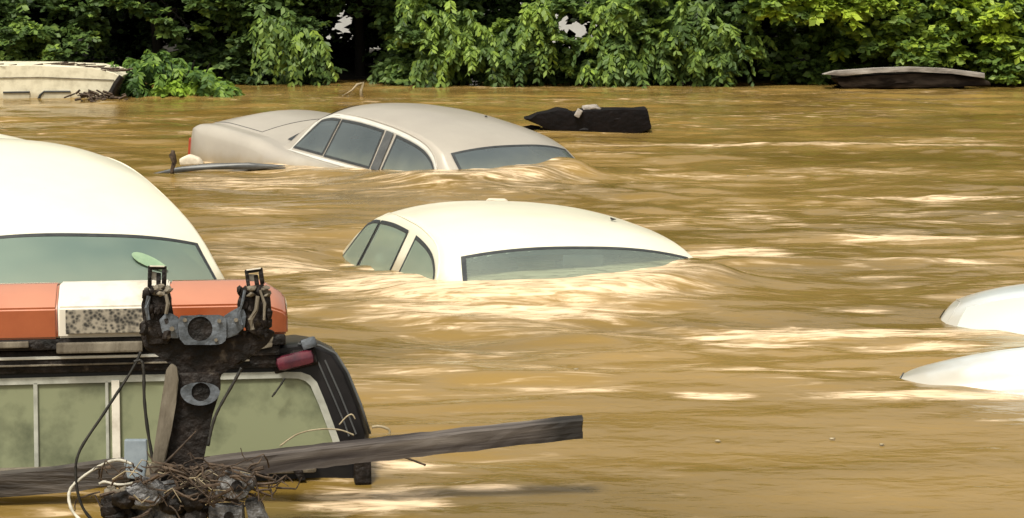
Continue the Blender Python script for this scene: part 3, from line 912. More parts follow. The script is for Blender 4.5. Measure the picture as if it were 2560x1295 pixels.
# ------------------------------------------------------------------ tow truck
def build_truck():
    org = at(290, 1205, 6.0); org.z = 0.0
    ROT = Euler((math.radians(-9.5), math.radians(.3), math.radians(8.5)))
    R_ = empty('tow_truck', org, ROT)
    tag(R_, 'black tow truck sunk to its cab, orange light bar on roof, dark boom behind', 'tow truck')
    inv = (Matrix.Translation(org) @ ROT.to_matrix().to_4x4()).inverted()

    def L(px, py, y):                 # picture point -> truck space on the cab plane y
        o_ = inv @ Vector((0, 0, H)); d_ = inv.to_3x3() @ ray(px, py)
        return o_ + d_ * ((y - o_.y) / d_.y)
    # ---- cab shell: rear outline swept forward
    oc = lambda px, py, y=0: L(px, py, y)
    right = [(935, 1290), (918, 1180), (925, 1085), (900, 1010), (868, 930), (838, 885), (800, 868), (760, 862)]
    top = [(700, 868), (500, 872), (290, 876)]
    prof = [oc(*p) for p in right + top]
    cx = oc(290, 1000).x
    half = [(p.x - cx, p.z) for p in prof]
    full = half + [(-x, z) for x, z in half[-2::-1]]
    secs = [(0.0, .978, -.006), (.015, .993, 0), (.05, 1.002, .006), (.12, 1.006, .012), (.35, 1.01, .02), (.9, 1.0, .02), (1.25, .96, .0), (1.75, .86, -.30)]
    V = []
    for y, s, dz in secs:
        for x, z in full:
            zz = z + (dz if z > 0.1 else 0) * (z / .5)
            V.append((cx + x * s, y, zz))
    n = len(full); Fc = []
    for i in range(len(secs) - 1):
        for k in range(n - 1):
            Fc.append((i * n + k, i * n + k + 1, (i + 1) * n + k + 1, (i + 1) * n + k))
    Fc.append(tuple(range(n)))
    me = mesh_obj('cab', V, Fc, M_BLACK, R_)
    me.data.set_sharp_from_angle(angle=math.radians(38))

    # ---- rear window: frame + glass + sliding dividers (a few mm proud of the cab back)
    def W(px, py, off): return L(px, py, -off)
    xr = lambda px: L(px, 1000, 0).x
    zr = lambda px, py: L(px, py, 0).z
    outr = [(862, 1152), (848, 1100), (815, 1010), (792, 955), (775, 938), (752, 930), (700, 929), (290, 938)]
    inr = [(842, 1152), (830, 1100), (798, 1015), (776, 964), (763, 952), (745, 946), (700, 945), (290, 955)]
    def sym(lst, y):
        q = [L(px, py, 0) for px, py in lst]
        a = [Vector((p.x, y, p.z)) for p in q]
        b = [Vector((2 * cx - p.x, y, p.z)) for p in q[-2::-1]]
        return a + b
    O = sym(outr, -.014); I = sym(inr, -.014); O2 = sym(outr, -.001); I2 = sym(inr, -.001)
    n = len(O); V = O + I + O2 + I2; Fc = []
    for k in range(n - 1):
        Fc += [(k, k + 1, n + k + 1, n + k), (k, 2 * n + k, 2 * n + k + 1, k + 1), (n + k, n + k + 1, 3 * n + k + 1, 3 * n + k)]
    mesh_obj('window_frame', V, Fc, M_FRAME, R_, smooth=False)
    G = sym([(846, 1152)] + inr[1:], -.004)
    glass = mesh_obj('rear_window', G, [tuple(range(len(G)))], M_MUDGLASS, R_, smooth=False)
    zb, zt = zr(846, 1150), zr(300, 950)
    def bar(px, wpx, mat, name, proud=.010):
        x = xr(px); wd = abs(xr(px + wpx / 2) - xr(px - wpx / 2))
        MB().box((x, -proud / 2 - .004, (zb + zt) / 2), (wd, proud, zt - zb), bevel=.002).build(name, mat, glass)
    bar(90, 11, M_FRAME, 'divider')
    bar(268, 8, M_FRAME, 'divider')
    bar(290, 20, M_WHITEPL, 'divider', .016)
    bar(474, 12, M_FRAME, 'divider')
    # sill / lower rail
    MB().box((cx, -.02, zr(846, 1160)), (1.28, .05, .045), bevel=.01).build('window_sill', M_RUST, R_)
    # roof rails between light bar and window
    for py, h, mt, nm, yo in ((890, .010, M_TRIM, 'roof_rail', -.03), (908, .006, M_RUST, 'roof_rail', -.035)):
        z = zr(290, py)
        mb = MB(); mb.box((cx - .02, yo, z), (.98 if h > .008 else .9, .02, h), bevel=.002); mb.build(nm, mt, R_)
    MB().box((cx, .0, zr(290, 900)), (1.05, .07, .075), bevel=.015).build('roof_rack', M_BLACK_ROUGH, R_)
    # pillar details: pale scratches / moulding lines on the right rear pillar
    for pts in ([(795, 905), (830, 985), (862, 1060), (872, 1090)], [(812, 900), (850, 985), (880, 1060), (890, 1085)]):
        mb = MB(); mb.tube([L(px, py, 0) + Vector((0, -.006, 0)) for px, py in pts], .003, 5); mb.build('moulding', M_DPILLAR, R_)
    # side gutter highlight
    mb = MB(); mb.tube([L(px, py, 0) + Vector((0, .01, 0)) for px, py in [(745, 860), (800, 864), (840, 884), (870, 932), (902, 1010), (926, 1085)]], .0045, 6)
    mb.build('drip_rail', M_DPILLAR, R_, smooth=True)
    # maroon marker lamp
    a, b_ = L(690, 912, -.03), L(785, 890, -.03)
    mb = MB(); d = (b_ - a); c = (a + b_) / 2
    mb.box(c, (d.length, .05, .050), Matrix.Rotation(-math.atan2(d.z, d.x), 3, 'Y'), bevel=.022)
    mk = mb.build('marker_light', M_MAROON, R_, angle=40)
    mb = MB(); mb.box(c + Vector((0, .022, 0)), (d.length + .02, .02, .062), Matrix.Rotation(-math.atan2(d.z, d.x), 3, 'Y'), bevel=.008); mb.build('lamp_base', M_BLACK_ROUGH, mk)
    MB().box(L(772, 858, -.02), (.05, .04, .035), Matrix.Rotation(-.3, 3, 'Y'), bevel=.008).build('bracket', M_GALV, R_, angle=40)

    # ---- light bar
    lb = empty('light_bar'); lb.parent = R_
    y0, y1 = -.07, .24
    zB, zM, zT = zr(290, 843), zr(290, 768), zr(290, 705)

    def lens(name, xa, xb, mat, parent, endcap=0, zofs=0.0):
        yf = y0
        prof = [(yf + .012, zB), (yf, zM), (yf + .09, zT - .004), (yf + .16, zT + .004), (y1 - .09, zT), (y1, zM), (y1 - .012, zB)]
        prof = [(y, z + zofs) for y, z in prof]
        V = []; stations = [(xa, 1.0)] 
        if endcap > 0: stations += [(xb - .085, 1.0), (xb - .012, .74), (xb, .6)]
        elif endcap < 0: stations = [(xa, .6), (xa + .012, .74), (xa + .085, 1.0), (xb, 1.0)]
        else: stations += [(xb, 1.0)]
        ym = (y0 + y1) / 2
        for x, s in stations:
            for y, z in prof:
                zz = zB + (z - zB) * (s if z > zB + .01 else 1)
                V.append((x, ym + (y - ym) * (.4 + .6 * s), zz))
        n = len(prof); Fc = []
        for i in range(len(stations) - 1):
            for k in range(n):
                Fc.append((i * n + k, i * n + (k + 1) % n, (i + 1) * n + (k + 1) % n, (i + 1) * n + k))
        Fc.append(tuple(range(n))[::-1]); Fc.append(tuple((len(stations) - 1) * n + k for k in range(n)))
        mb = MB(); 
        vs = [mb.bm.verts.new(v) for v in V]
        for f in Fc: mb.bm.faces.new([vs[i] for i in f])
        bmesh.ops.bevel(mb.bm, geom=list(mb.bm.edges), offset=.006, segments=2, affect='EDGES', clamp_overlap=True)
        return mb.build(name, mat, parent, angle=35)
    xL, xR = 2 * cx - xr(722), xr(722)
    xa, xb = xr(152), 2 * cx - xr(152)
    xb = xr(428)
    lens('lens', xL, xa - .002, M_AMBER, lb, -1)
    lens('lens', xb + .002, xR, M_AMBER, lb, 1)
    lens('centre_housing', xa, xb, M_WHITEPL, lb, 0, .002)
    # perforated speaker panel
    gx0, gx1 = xr(172), xr(412)
    MB().box(((gx0 + gx1) / 2, y0 - .004, (zr(290, 772) + zr(290, 832)) / 2), (gx1 - gx0, .016, abs(zr(290, 772) - zr(290, 832))), Matrix.Rotation(0, 3, 'X'), bevel=.003).build('speaker_grille', M_GRILLE, lb)
    # black base tray, feet
    MB().box(((xL + xR) / 2, .085, zB - .018), ((xR - xL) * .985, .29, .036), bevel=.008).build('base_tray', M_BLACK_ROUGH, lb, angle=35)
    MB().box((xr(40), y0 + .0, zB - .016), (.10, .02, .020), bevel=.004).build('clip', M_RUST, lb)
    MB().box((xr(255), y0 + .0, zB - .030), (.27, .03, .035), bevel=.006).build('clip', M_RUST, lb)
    mb = MB(); mb.prism([L(628, 850, -.06), L(688, 838, -.06), L(680, 868, -.06), L(655, 872, -.06), L(600, 876, -.06)], (0, .03, 0), bevel=.004)
    mb.build('bracket', M_RUST, lb)
    MB().box((xr(640), .05, zr(290, 878)), (.16, .2, .05), bevel=.01).build('foot', M_BLACK_ROUGH, lb)
    MB().box((2 * cx - xr(640), .05, zr(290, 878)), (.16, .2, .05), bevel=.01).build('foot', M_BLACK_ROUGH, lb)
    # dark lower body stubs below the beam, at the water
    MB().box(L(905, 1165, -.01), (.055, .10, .12), bevel=.01).build('mud_flap_bracket', M_BLACK_ROUGH, R_)
    mb = MB(); mb.prism([L(725, 1165, -.05), L(752, 1162, -.05), L(765, 1200, -.05), L(748, 1202, -.05)], (0, .03, 0), bevel=.003); mb.build('mud_flap_bracket', M_BLACK_ROUGH, R_)

    # ---- boom with fork head, 0.8 m nearer the camera
    bm_ = empty('boom'); bm_.parent = R_
    yb = -.85

    def B(px, py, dy=0.0): return L(px, py, yb + dy)
    E_ = (0, .07, 0)
    # shaft
    mb = MB(); mb.prism([B(*p) for p in [(444, 930), (550, 930), (552, 975), (532, 1035), (506, 1110), (478, 1330), (380, 1330), (405, 1180), (430, 1020)]], (0, .11, 0), bevel=.012)
    mb.build('shaft', M_BLACK_ROUGH, bm_, angle=35)
    mb = MB(); mb.prism([B(*p, -.03) for p in [(415, 925), (428, 908), (443, 918), (447, 950), (440, 1010), (428, 1080), (408, 1180), (375, 1185), (385, 1120), (402, 1010)]], (0, .03, 0), bevel=.006)
    mb.build('side_plate', M_RUST, bm_, angle=35)
    # head block under the fork
    mb = MB(); mb.prism([B(*p, .02) for p in [(350, 835), (395, 838), (430, 852), (570, 852), (600, 832), (662, 818), (690, 830), (668, 862), (610, 905), (556, 925), (553, 945), (440, 945), (430, 905), (392, 888), (362, 872)]], (0, .12, 0), bevel=.008)
    mb.build('head_block', M_BLACK_ROUGH, bm_, angle=35)
    # bright fork plate with the pulley hole
    mb = MB()
    outer = [B(*p, -.02) for p in [(452, 789), (556, 787), (566, 800), (566, 850), (550, 862), (462, 862), (448, 846), (444, 800)]]
    mb.ring_plate(outer, B(500, 822, -.02), .0345, (0, .018, 0), 40)
    mb.prism([B(*p, -.012) for p in [(418, 778), (432, 788), (446, 792), (447, 846), (430, 846), (405, 832), (398, 800)]], (0, .02, 0), bevel=.003)
    mb.prism([B(*p, -.012) for p in [(560, 789), (580, 780), (606, 762), (616, 790), (612, 818), (590, 838), (563, 848)]], (0, .02, 0), bevel=.003)
    mb.build('fork_plate', M_GALV, bm_, angle=30)
    mb = MB(); mb.tube([B(500, 822, -.015), B(500, 822, .03)], .040, 28); mb.build('pulley', M_BLACK_ROUGH, bm_, angle=30)
    for (px, py, r_, o_) in ((462, 800, .006, 0), (548, 802, .006, 0), (430, 822, .007, 0), (590, 800, .006, 0), (540, 850, .005, 0)):
        mb = MB(); mb.tube([B(px, py, -.032), B(px, py, -.015)], r_, 8); mb.build('bolt', M_RUST, bm_, angle=30)
    # second plate with hole
    mb = MB()
    outer = [B(500 + 50 * math.cos(a), 978 + 36 * math.sin(a) * (1 if math.sin(a) > 0 else .6), -.03) for a in np.linspace(0, 2 * math.pi, 22, endpoint=False)]
    mb.ring_plate(outer, B(502, 980, -.03), .026, (0, .018, 0), 32)
    mb.build('lower_plate', M_GALV, bm_, angle=30)
    mb = MB(); mb.tube([B(502, 980, -.02), B(502, 980, .0)], .030, 24); mb.build('pulley', M_BLACK_ROUGH, bm_, angle=30)
    # upright arms
    la = [(352, 760), (362, 735), (372, 722), (420, 722), (428, 745), (424, 790), (432, 830), (420, 862), (370, 862), (360, 820)]
    ra = [(592, 760), (600, 735), (612, 722), (664, 712), (676, 740), (680, 790), (672, 830), (650, 845), (618, 828), (600, 800)]
    for pl in (la, ra):
        mb = MB(); mb.prism([B(*p, .0) for p in pl], (0, .08, 0), bevel=.010)
        # ragged grime lumps on the arm
        for _ in range(26):
            px = rnd.uniform(min(p[0] for p in pl) + 4, max(p[0] for p in pl) - 6); py = rnd.uniform(722, 840)
            mb.blob(B(px, py, rnd.uniform(-.012, .01)), rnd.uniform(.006, .015), (1, .8, 1.5), 1, .35)
        mb.build('arm', M_BLACK_ROUGH, bm_, angle=40)
    # clamps on top: small open buckles
    for (cx_, cy_, w_, h_, tl) in ((393, 694, 46, 50, .04), (637, 697, 46, 42, -.12)):
        c = B(cx_, cy_, .03)
        s_ = 905.0
        Wd, Hd = w_ / s_, h_ / s_
        Rm = Matrix.Rotation(tl, 3, 'Y')
        mb = MB()
        def bb(dx, dz, sx, sz, sy=.05): mb.box(c + Rm @ Vector((dx, 0, dz)), (sx, sy, sz), Rm, bevel=.002)
        bb(0, Hd / 2, Wd, .010); bb(-Wd / 2 + .005, 0, .010, Hd); bb(Wd / 2 - .006, .004, .012, Hd * .95); bb(0, -Hd / 2, Wd * .9, .010)
        bb(.004, -.006, .012, Hd * .7, .03)
        cl = mb.build('clamp', M_BLACK_ROUGH, bm_, angle=35)
        mb = MB()
        mb.box(c + Rm @ Vector((-.006, .004, .004)), (Wd * .50, .02, Hd * .42), Rm @ Matrix.Rotation(.2, 3, 'Y'), bevel=.004)
        mb.box(c + Rm @ Vector((0, -.02, Hd / 2 + .004)), (Wd * .8, .02, .004), Rm, bevel=.001)
        mb.build('latch', M_WHITEPL, bm_, angle=35)
        mb = MB()
        for _ in range(12):
            mb.blob(B(cx_ + rnd.uniform(-26, 36), cy_ + 26 + rnd.uniform(-4, 16), rnd.uniform(-.02, .02)), rnd.uniform(.006, .012), (1.4, 1, .8), 1, .4)
        mb.build('grime', M_RUST, bm_)
    # metal clutter on the left arm and right arm
    for pts, mt, r_ in (([(372, 740), (366, 770), (372, 800)], M_GALV, .007), ([(645, 740), (640, 775), (626, 800), (632, 824)], M_RUST, .007),
                        ([(415, 735), (420, 760), (415, 785)], M_RUST, .005), ([(612, 726), (606, 755), (598, 785), (606, 812)], M_GALV, .004),
                        ([(650, 725), (662, 760), (660, 800)], M_RUST, .004)):
        mb = MB(); mb.tube([B(px, py, -.02) for px, py in pts], r_, 6, wob=.3); mb.build('rod', mt, bm_)
    return R_, inv, L, B


truck, tinv, TL, TB = build_truck()
TM = tinv.inverted()


def tw(px, py, dy=-.85): return TM @ TL(px, py, dy)


# ------------------------------------------------------------------ timber beam across the truck
def curve_obj(name, pts, r, mat, label, cat, group=None, seg=7, r2=None, wob=0.0, parent=None):
    o = MB().tube(pts, r, seg, r2, wob).build(name, mat, parent, smooth=True)
    if label: tag(o, label, cat, group)
    return o


def smooth_pts(P, n=24):
    P = [Vector(p) for p in P]
    out = []
    m = len(P) - 1
    for i in range(n):
        t = i / (n - 1) * m; k = min(int(t), m - 1); u = t - k
        p0, p1, p2, p3 = P[max(k - 1, 0)], P[k], P[k + 1], P[min(k + 2, m)]
        out.append(.5 * ((2 * p1) + (-p0 + p2) * u + (2 * p0 - 5 * p1 + 4 * p2 - p3) * u * u + (-p0 + 3 * p1 - 3 * p2 + p3) * u ** 3))
    return out


def build_beam():
    a = at(380, 1186, 5.82); b = at(1456, 1066, 5.86)
    d = b - a; Lh = d.length
    o_rot = Euler((0, -math.asin(d.z / Lh), math.atan2(d.y, d.x)))
    hh, ww = .063, .06
    bm = bmesh.new()
    nx = 40
    rings = []
    for i in range(nx + 1):
        x = Lh * i / nx
        prof = []
        k = 1 + .02 * math.sin(i * .9) 
        for (y, z) in [(-ww / 2, -hh / 2), (-ww / 2, -hh / 6), (-ww / 2, hh / 6), (-ww / 2, hh / 2 - .005), (-ww / 2 + .006, hh / 2), (ww / 2, hh / 2), (ww / 2, -hh / 2)]:
            prof.append(bm.verts.new((x / Lh + (rnd.uniform(-.006, .004) if i == nx else 0), y * k + rnd.uniform(-.0012, .0012), z * k + rnd.uniform(-.0015, .0015))))
        rings.append(prof)
    n = 7
    for i in range(nx):
        for k in range(n):
            bm.faces.new((rings[i][k], rings[i][(k + 1) % n], rings[i + 1][(k + 1) % n], rings[i + 1][k]))
    bm.faces.new(rings[0][::-1]); bm.faces.new(rings[-1])
    for v in bm.verts: v.co.x *= 1
    bmesh.ops.recalc_face_normals(bm, faces=bm.faces)
    me = bpy.data.meshes.new('timber_beam'); bm.to_mesh(me); bm.free(); me.materials.append(M_WOOD)
    o = bpy.data.objects.new('timber_beam', me); COL.objects.link(o)
    o.location = a; o.rotation_euler = o_rot; o.scale = (Lh, 1, 1)
    tag(o, 'long grey weathered timber beam jutting out right over the water in front of the tow truck', 'beam')


build_beam()
o = MB().prism([at(x, y, 5.78) for x, y in [(-220, 1206), (-60, 1192), (120, 1176), (250, 1158), (322, 1150), (330, 1168), (322, 1206), (200, 1228), (60, 1240), (-220, 1262)]], (0, .05, 0), bevel=.006).build('old_board', M_BOARD, None, angle=40)
tag(o, 'dark weathered board floating against the truck below its left rear panes', 'board')

# cables
curve_obj('cable', smooth_pts([tw(352, 880), tw(330, 925), tw(262, 1030), tw(198, 1130), tw(190, 1200), tw(205, 1265), tw(238, 1310)], 40), .0042, M_CABLE,
          'long black cable sagging from the boom head down to the bottom edge', 'cable', wob=.15)
curve_obj('cable', smooth_pts([tw(335, 905), tw(352, 902), tw(359, 925), tw(361, 1000), tw(370, 1080), tw(386, 1172)], 40), .0048, M_CABLE,
          'black cable hanging straight down just left of the boom shaft', 'cable', wob=.15)
curve_obj('cable', smooth_pts([tw(604, 920, -.95), tw(585, 955, -.95), tw(548, 1020, -.95), tw(532, 1060, -.95), tw(520, 1115, -.95)], 30), .0045, M_CABLE,
          'black cable slanting from the right of the boom head down to the twigs', 'cable', wob=.15)
curve_obj('cable', smooth_pts([tw(712, 945, -.05), tw(700, 965, -.05), tw(680, 992, -.05)], 12), .0035, M_CABLE,
          'short dark stem stuck on the right pane of the truck rear window', 'stem', wob=.2)
bpy.data.objects['cable.003'].name = 'plant_stem'
curve_obj('rope', smooth_pts([tw(330, 1160, -.8), tw(290, 1150, -.8), tw(240, 1170, -.82), tw(186, 1210, -.85), tw(172, 1240, -.86), tw(180, 1275, -.88), tw(200, 1300, -.9)], 40), .0045, M_ROPE,
          'dirty white cord looping left of the twig tangle', 'rope', wob=.2)
curve_obj('rope', smooth_pts([tw(248, 1210, -.86), tw(262, 1205, -.86), tw(300, 1212, -.86), tw(350, 1204, -.86)], 16), .004, M_ROPE,
          'short pale cord end lying across the debris above the bottom edge', 'rope', wob=.2)
curve_obj('reed', smooth_pts([tw(700, 1115, -.26), tw(745, 1085, -.26), tw(800, 1073, -.26), tw(850, 1075, -.26), tw(885, 1088, -.26)], 26), .0026, M_REED,
          'thin dry vine arching over the timber beam by the truck pillar', 'vine', wob=.2)
curve_obj('reed', smooth_pts([tw(848, 1062, -.26), tw(866, 1042, -.26), tw(880, 1036, -.26), tw(888, 1048, -.26)], 12), .0024, M_REED,
          'tiny hooked straw on the dark truck pillar', 'straw', wob=.2)
curve_obj('reed', smooth_pts([tw(930, 1068, -.1), tw(950, 1066, -.1), tw(972, 1074, -.1), tw(974, 1086, -.1)], 14), .0045, M_REED,
          'curled straw loop on the far side of the beam beside the cab', 'straw', wob=.2)
curve_obj('twig', smooth_pts([tw(1005, 1142, -.22), tw(1030, 1150, -.22), tw(1064, 1163, -.22)], 10), .0035, M_TWIG,
          'short twig poking down from under the timber beam', 'twig', wob=.2)
MB().prism([tw(310, 1100, -.5), tw(366, 1100, -.5), tw(368, 1150, -.5), tw(360, 1200, -.5), tw(318, 1196, -.5), tw(310, 1160, -.5)], (0, .02, 0), bevel=.004).build('metal_plate', M_BLUEPL)
tag(bpy.data.objects['metal_plate'], 'small blue-grey plate standing left of the boom foot', 'plate')

# tangle of twigs at the boom foot
mb = MB()
for i in range(170):
    a = Vector(tw(min(690, max(250, rnd.gauss(470, 95))), min(1290, max(1168, rnd.gauss(1212, 32))), -.9 + rnd.uniform(-.16, .1)))
    ang = rnd.uniform(-.9, .9) + (math.pi if rnd.random() < .5 else 0); ln = rnd.uniform(.03, .11)
    d = Vector((math.cos(ang), rnd.uniform(-.4, .4), math.sin(ang) * .8)) * ln
    m_ = a + d * .5 + Vector((rnd.uniform(-1, 1), rnd.uniform(-1, 1), rnd.uniform(-1, 1))) * ln * .3
    mb.tube(smooth_pts([a, m_, a + d * .8 + Vector((0, 0, rnd.uniform(-.3, .3) * ln)), a + d], 7), rnd.uniform(.0018, .006), 5, .0012)
mb.tube([tw(520, 1160, -1.0), tw(600, 1172, -1.0), tw(690, 1202, -1.0)], .005, 6, .003)
mb.tube([tw(390, 1180, -1.0), tw(450, 1120, -1.0), tw(490, 1078, -1.0)], .004, 6, .002)
tag(mb.build('twig_tangle', M_TWIG), 'brown tangle of dry twigs caught around the boom foot', 'twigs', kind='stuff')
mb = MB()
for i in range(24):
    a = Vector(tw(rnd.gauss(400, 80), rnd.gauss(1205, 26), -.95 + rnd.uniform(-.12, .1)))
    ang = rnd.uniform(-.7, .7); ln = rnd.uniform(.03, .10)
    d = Vector((math.cos(ang), rnd.uniform(-.3, .3), math.sin(ang) * .8)) * ln
    mb.tube([a, a + d * .5 + Vector((0, 0, rnd.uniform(-.02, .03))), a + d], rnd.uniform(.0015, .003), 4, .001)
tag(mb.build('straw_tangle', M_REED), 'pale dry straw strewn over the twig tangle', 'straw', kind='stuff')

# heap of muddy metal at the bottom
def junk(name, label, px, py, w_, h_, seed, mat, hole=None, dy=-.95):
    rr = random.Random(seed)
    mb = MB()
    for _ in range(9):
        mb.blob(tw(px + rr.uniform(-.4, .4) * w_, py + rr.uniform(-.4, .4) * h_, dy + rr.uniform(-.05, .05)), rr.uniform(.25, .42) * h_ / 868, (1.3, .9, 1), 2, .22)
    o = mb.build(name, mat, None)
    tag(o, label, 'scrap metal')
    if hole:
        h_ = MB().tube([tw(hole[0], hole[1], dy - .13), tw(hole[0], hole[1], dy - .02)], .016, 14).build('socket_hole', M_BLACK_ROUGH, o)
    return o


def scrap_plate(name, label, poly, dy, mat, hole=None, hr=.016):
    o = MB().prism([tw(x, y, dy) for x, y in poly], (0, .05, 0), bevel=.006).build(name, mat, None, angle=35)
    tag(o, label, 'scrap metal')
    if hole:
        h_ = MB().tube([tw(hole[0], hole[1], dy - .004), tw(hole[0], hole[1], dy + .02)], hr, 18).build('hole', M_BLACK_ROUGH, o)
    return o


scrap_plate('scrap_bracket', 'mottled grey metal knuckle with a dark bolt hole right of the twigs',
            [(545, 1200), (562, 1182), (600, 1186), (632, 1200), (636, 1222), (612, 1236), (606, 1254), (574, 1246), (536, 1238)], -1.0, M_JUNK, (592, 1216), .016)
scrap_plate('scrap_plate', 'grey metal plate with a dark hole at the bottom edge', [(520, 1268), (605, 1266), (608, 1330), (522, 1330)], -1.0, M_JUNK, (572, 1292), .014)
scrap_plate('scrap_strut', 'slanted grey strut right of the debris heap at the bottom edge', [(610, 1256), (640, 1250), (680, 1330), (628, 1330)], -.98, M_JUNK)
junk('scrap_lump', 'dark lumpy metal scrap at the foot of the heap, left side', 300, 1272, 110, 60, 3, M_BLACK_ROUGH)
junk('scrap_lump', 'blue-grey crumpled scrap below the twig tangle', 385, 1262, 90, 90, 4, M_JUNK)
junk('scrap_lump', 'dark crumpled scrap in the middle of the heap below the boom shaft', 470, 1270, 90, 70, 5, M_BLACK_ROUGH)
junk('scrap_lump', 'small mud-grey scrap between the cord and the twigs', 300, 1228, 70, 30, 6, M_RUST, dy=-.9)

# ------------------------------------------------------------------ floating things
def log_shape(name, prof, depth, mat, label, cat, Y, bev=.01, lumps=0, lm=None):
    o = MB().prism([at(x, y, Y) for x, y in prof], (0, depth, 0), bevel=bev)
    xs = [p[0] for p in prof]; ys = [p[1] for p in prof]
    for _ in range(lumps):
        o.blob(at(rnd.uniform(min(xs) + 15, max(xs) - 15), rnd.uniform(min(ys) + 8, max(ys)), Y) + Vector((0, rnd.uniform(0, depth * .6), 0)), rnd.uniform(.02, .05), (2.6, .8, .7), 1, .3)
    o = o.build(name, mat, None, angle=45)
    tag(o, label, cat)
    return o


Yd = onz(1500, 330).y
d1 = log_shape('charred_log', [(1308, 297), (1345, 290), (1392, 272), (1420, 276), (1434, 290), (1450, 276), (1475, 272), (1560, 278), (1618, 270), (1630, 322), (1600, 334), (1420, 340), (1380, 330), (1345, 312)], .35, M_CHAR,
               'short black charred log floating just behind the silver sedan windscreen end', 'log', Yd, .02, 10)
st = MB().box(at(1446, 283, Yd - .02), (.06, .06, .09), Matrix.Rotation(.5, 3, 'Y'), bevel=.01).blob(at(1478, 270, Yd + .05), .05, (2, 1, .8), 2, .2).build('splinter', M_DRIFT, d1)
Yd = onz(2280, 222).y
log_shape('driftwood_log', [(2085, 196), (2200, 188), (2300, 184), (2440, 188), (2476, 205), (2478, 214), (2380, 218), (2110, 222), (2098, 210)], .4, M_DRIFT_D,
          'long dark driftwood trunk under a bleached edge, lying against the right bank', 'log', Yd, .02, 26)
o = MB().prism([at(x, y, Yd - .05) for x, y in [(2060, 186), (2090, 178), (2190, 171), (2280, 168), (2370, 172), (2462, 183), (2462, 196), (2380, 184), (2280, 179), (2190, 182), (2110, 190)]], (0, .25, 0), bevel=.006).build('bleached_edge', M_DRIFT, bpy.data.objects['driftwood_log'], angle=40)
# twig with crook behind the silver sedan
Yt = onz(900, 243).y
o = MB().tube([at(905, 246, Yt), at(902, 228, Yt), at(908, 206, Yt), at(893, 212, Yt), at(880, 226, Yt), at(858, 240, Yt + .1)], .025, 7, .012, wob=.25).build('dead_branch', M_REED, None, smooth=True)
tag(o, 'small crooked pale dead branch sticking up behind the silver sedan roof', 'branch')
Yt = onz(432, 440).y
o = MB().tube([at(431, 446, Yt), at(430, 425, Yt), at(436, 405, Yt), at(431, 388, Yt), at(433, 376, Yt)], .020, 7, .022, wob=.45).build('dead_branch', M_TWIG, None, smooth=True)
tag(o, 'short dark stump of branch standing in the water left of the silver sedan boot', 'branch')
o = MB().prism([at(x, y, Yt + .15) for x, y in [(360, 440), (440, 420), (520, 411), (620, 409), (712, 416), (640, 424), (520, 424), (440, 432)]], (0, .10, 0), bevel=.01).build('floating_trim_strip', M_DPILLAR, None, smooth=True)
tag(o, 'thin dark curved strip floating along the flank of the silver sedan', 'trim strip')
o = MB().prism([at(x, y, Yt + .45) for x, y in [(446, 398), (470, 387), (496, 396), (508, 414), (450, 416)]], (0, .12, 0), bevel=.02).build('foam_block', M_FOAMSOLID, None, smooth=True)
tag(o, 'small pinkish-white chunk floating under the silver sedan tail lamp', 'foam block')
Yt = onz(1240, 510).y
o = MB().prism([at(x, y, Yt) for x, y in [(1214, 504), (1222, 499), (1262, 500), (1270, 505), (1264, 514), (1218, 514)]], (0, .10, 0), bevel=.006).build('floating_board', M_FOAMSOLID, None)
tag(o, 'small pale flat board floating just behind the white sedan roof', 'board')
for px, py in ((1870, 440), (2205, 1110), (1795, 1105), (1440, 935), (2080, 1098)):
    p = onz(px, py); p.z = float(water_height(np.array([[p.x]]), np.array([[p.y]]))[0, 0]) + .006
    o = MB().blob(p, .007, (1.6, 1, .5), 1, .25).build('foam_fleck', M_REED, None, smooth=True)
    tag(o, 'tiny pale fleck of foam floating on open brown water', 'foam fleck', 'pale flecks floating on the water')
# nick on the centre sedan roof = a dark leaf stuck to it
def leaf_or_reflection_on(car, px, py, ln, wd, mat, label, ang=0.0):
    p, n = on_car(car, px, py)
    if p is None: return
    q = n.to_track_quat('Z', 'Y').to_matrix() @ Matrix.Rotation(ang, 3, 'Z')
    P = [Vector((ln * math.cos(t) * .5, wd * math.sin(t) * .5 * (1 - .35 * math.cos(t)), .004 * math.sin(2 * t))) for t in np.linspace(0, 2 * math.pi, 18, endpoint=False)]
    mb = MB(); mb.prism([p + q @ v for v in P], n * .003)
    o = mb.build('leaf', mat); tag(o, label, 'leaf')  # also builds the pale green windscreen reflection disc
    for k in ('tone',):
        a_ = o.data.attributes.new(k, 'FLOAT', 'POINT'); a_.data.foreach_set('value', [.75] * len(o.data.vertices))


leaf_or_reflection_on(c_mid, 1531, 552, .05, .03, M_BARK, 'tiny dark leaf stuck near the right end of the white sedan roof', .3)
leaf_or_reflection_on(c_silver, 1215, 294, .05, .02, M_BARK, 'tiny dark leaf lying on the silver sedan roof', .1)
M_PALEGREEN = noise_mat('pale_green_reflection', (.24, .36, .24), (.32, .46, .30), 12, .5)
leaf_or_reflection_on(c_left, 372, 658, .20, .085, M_PALEGREEN, 'pale green reflection built as an oval on the big windscreen behind the left clamp', -.75)  # flat disc added in place of a reflection in the glass


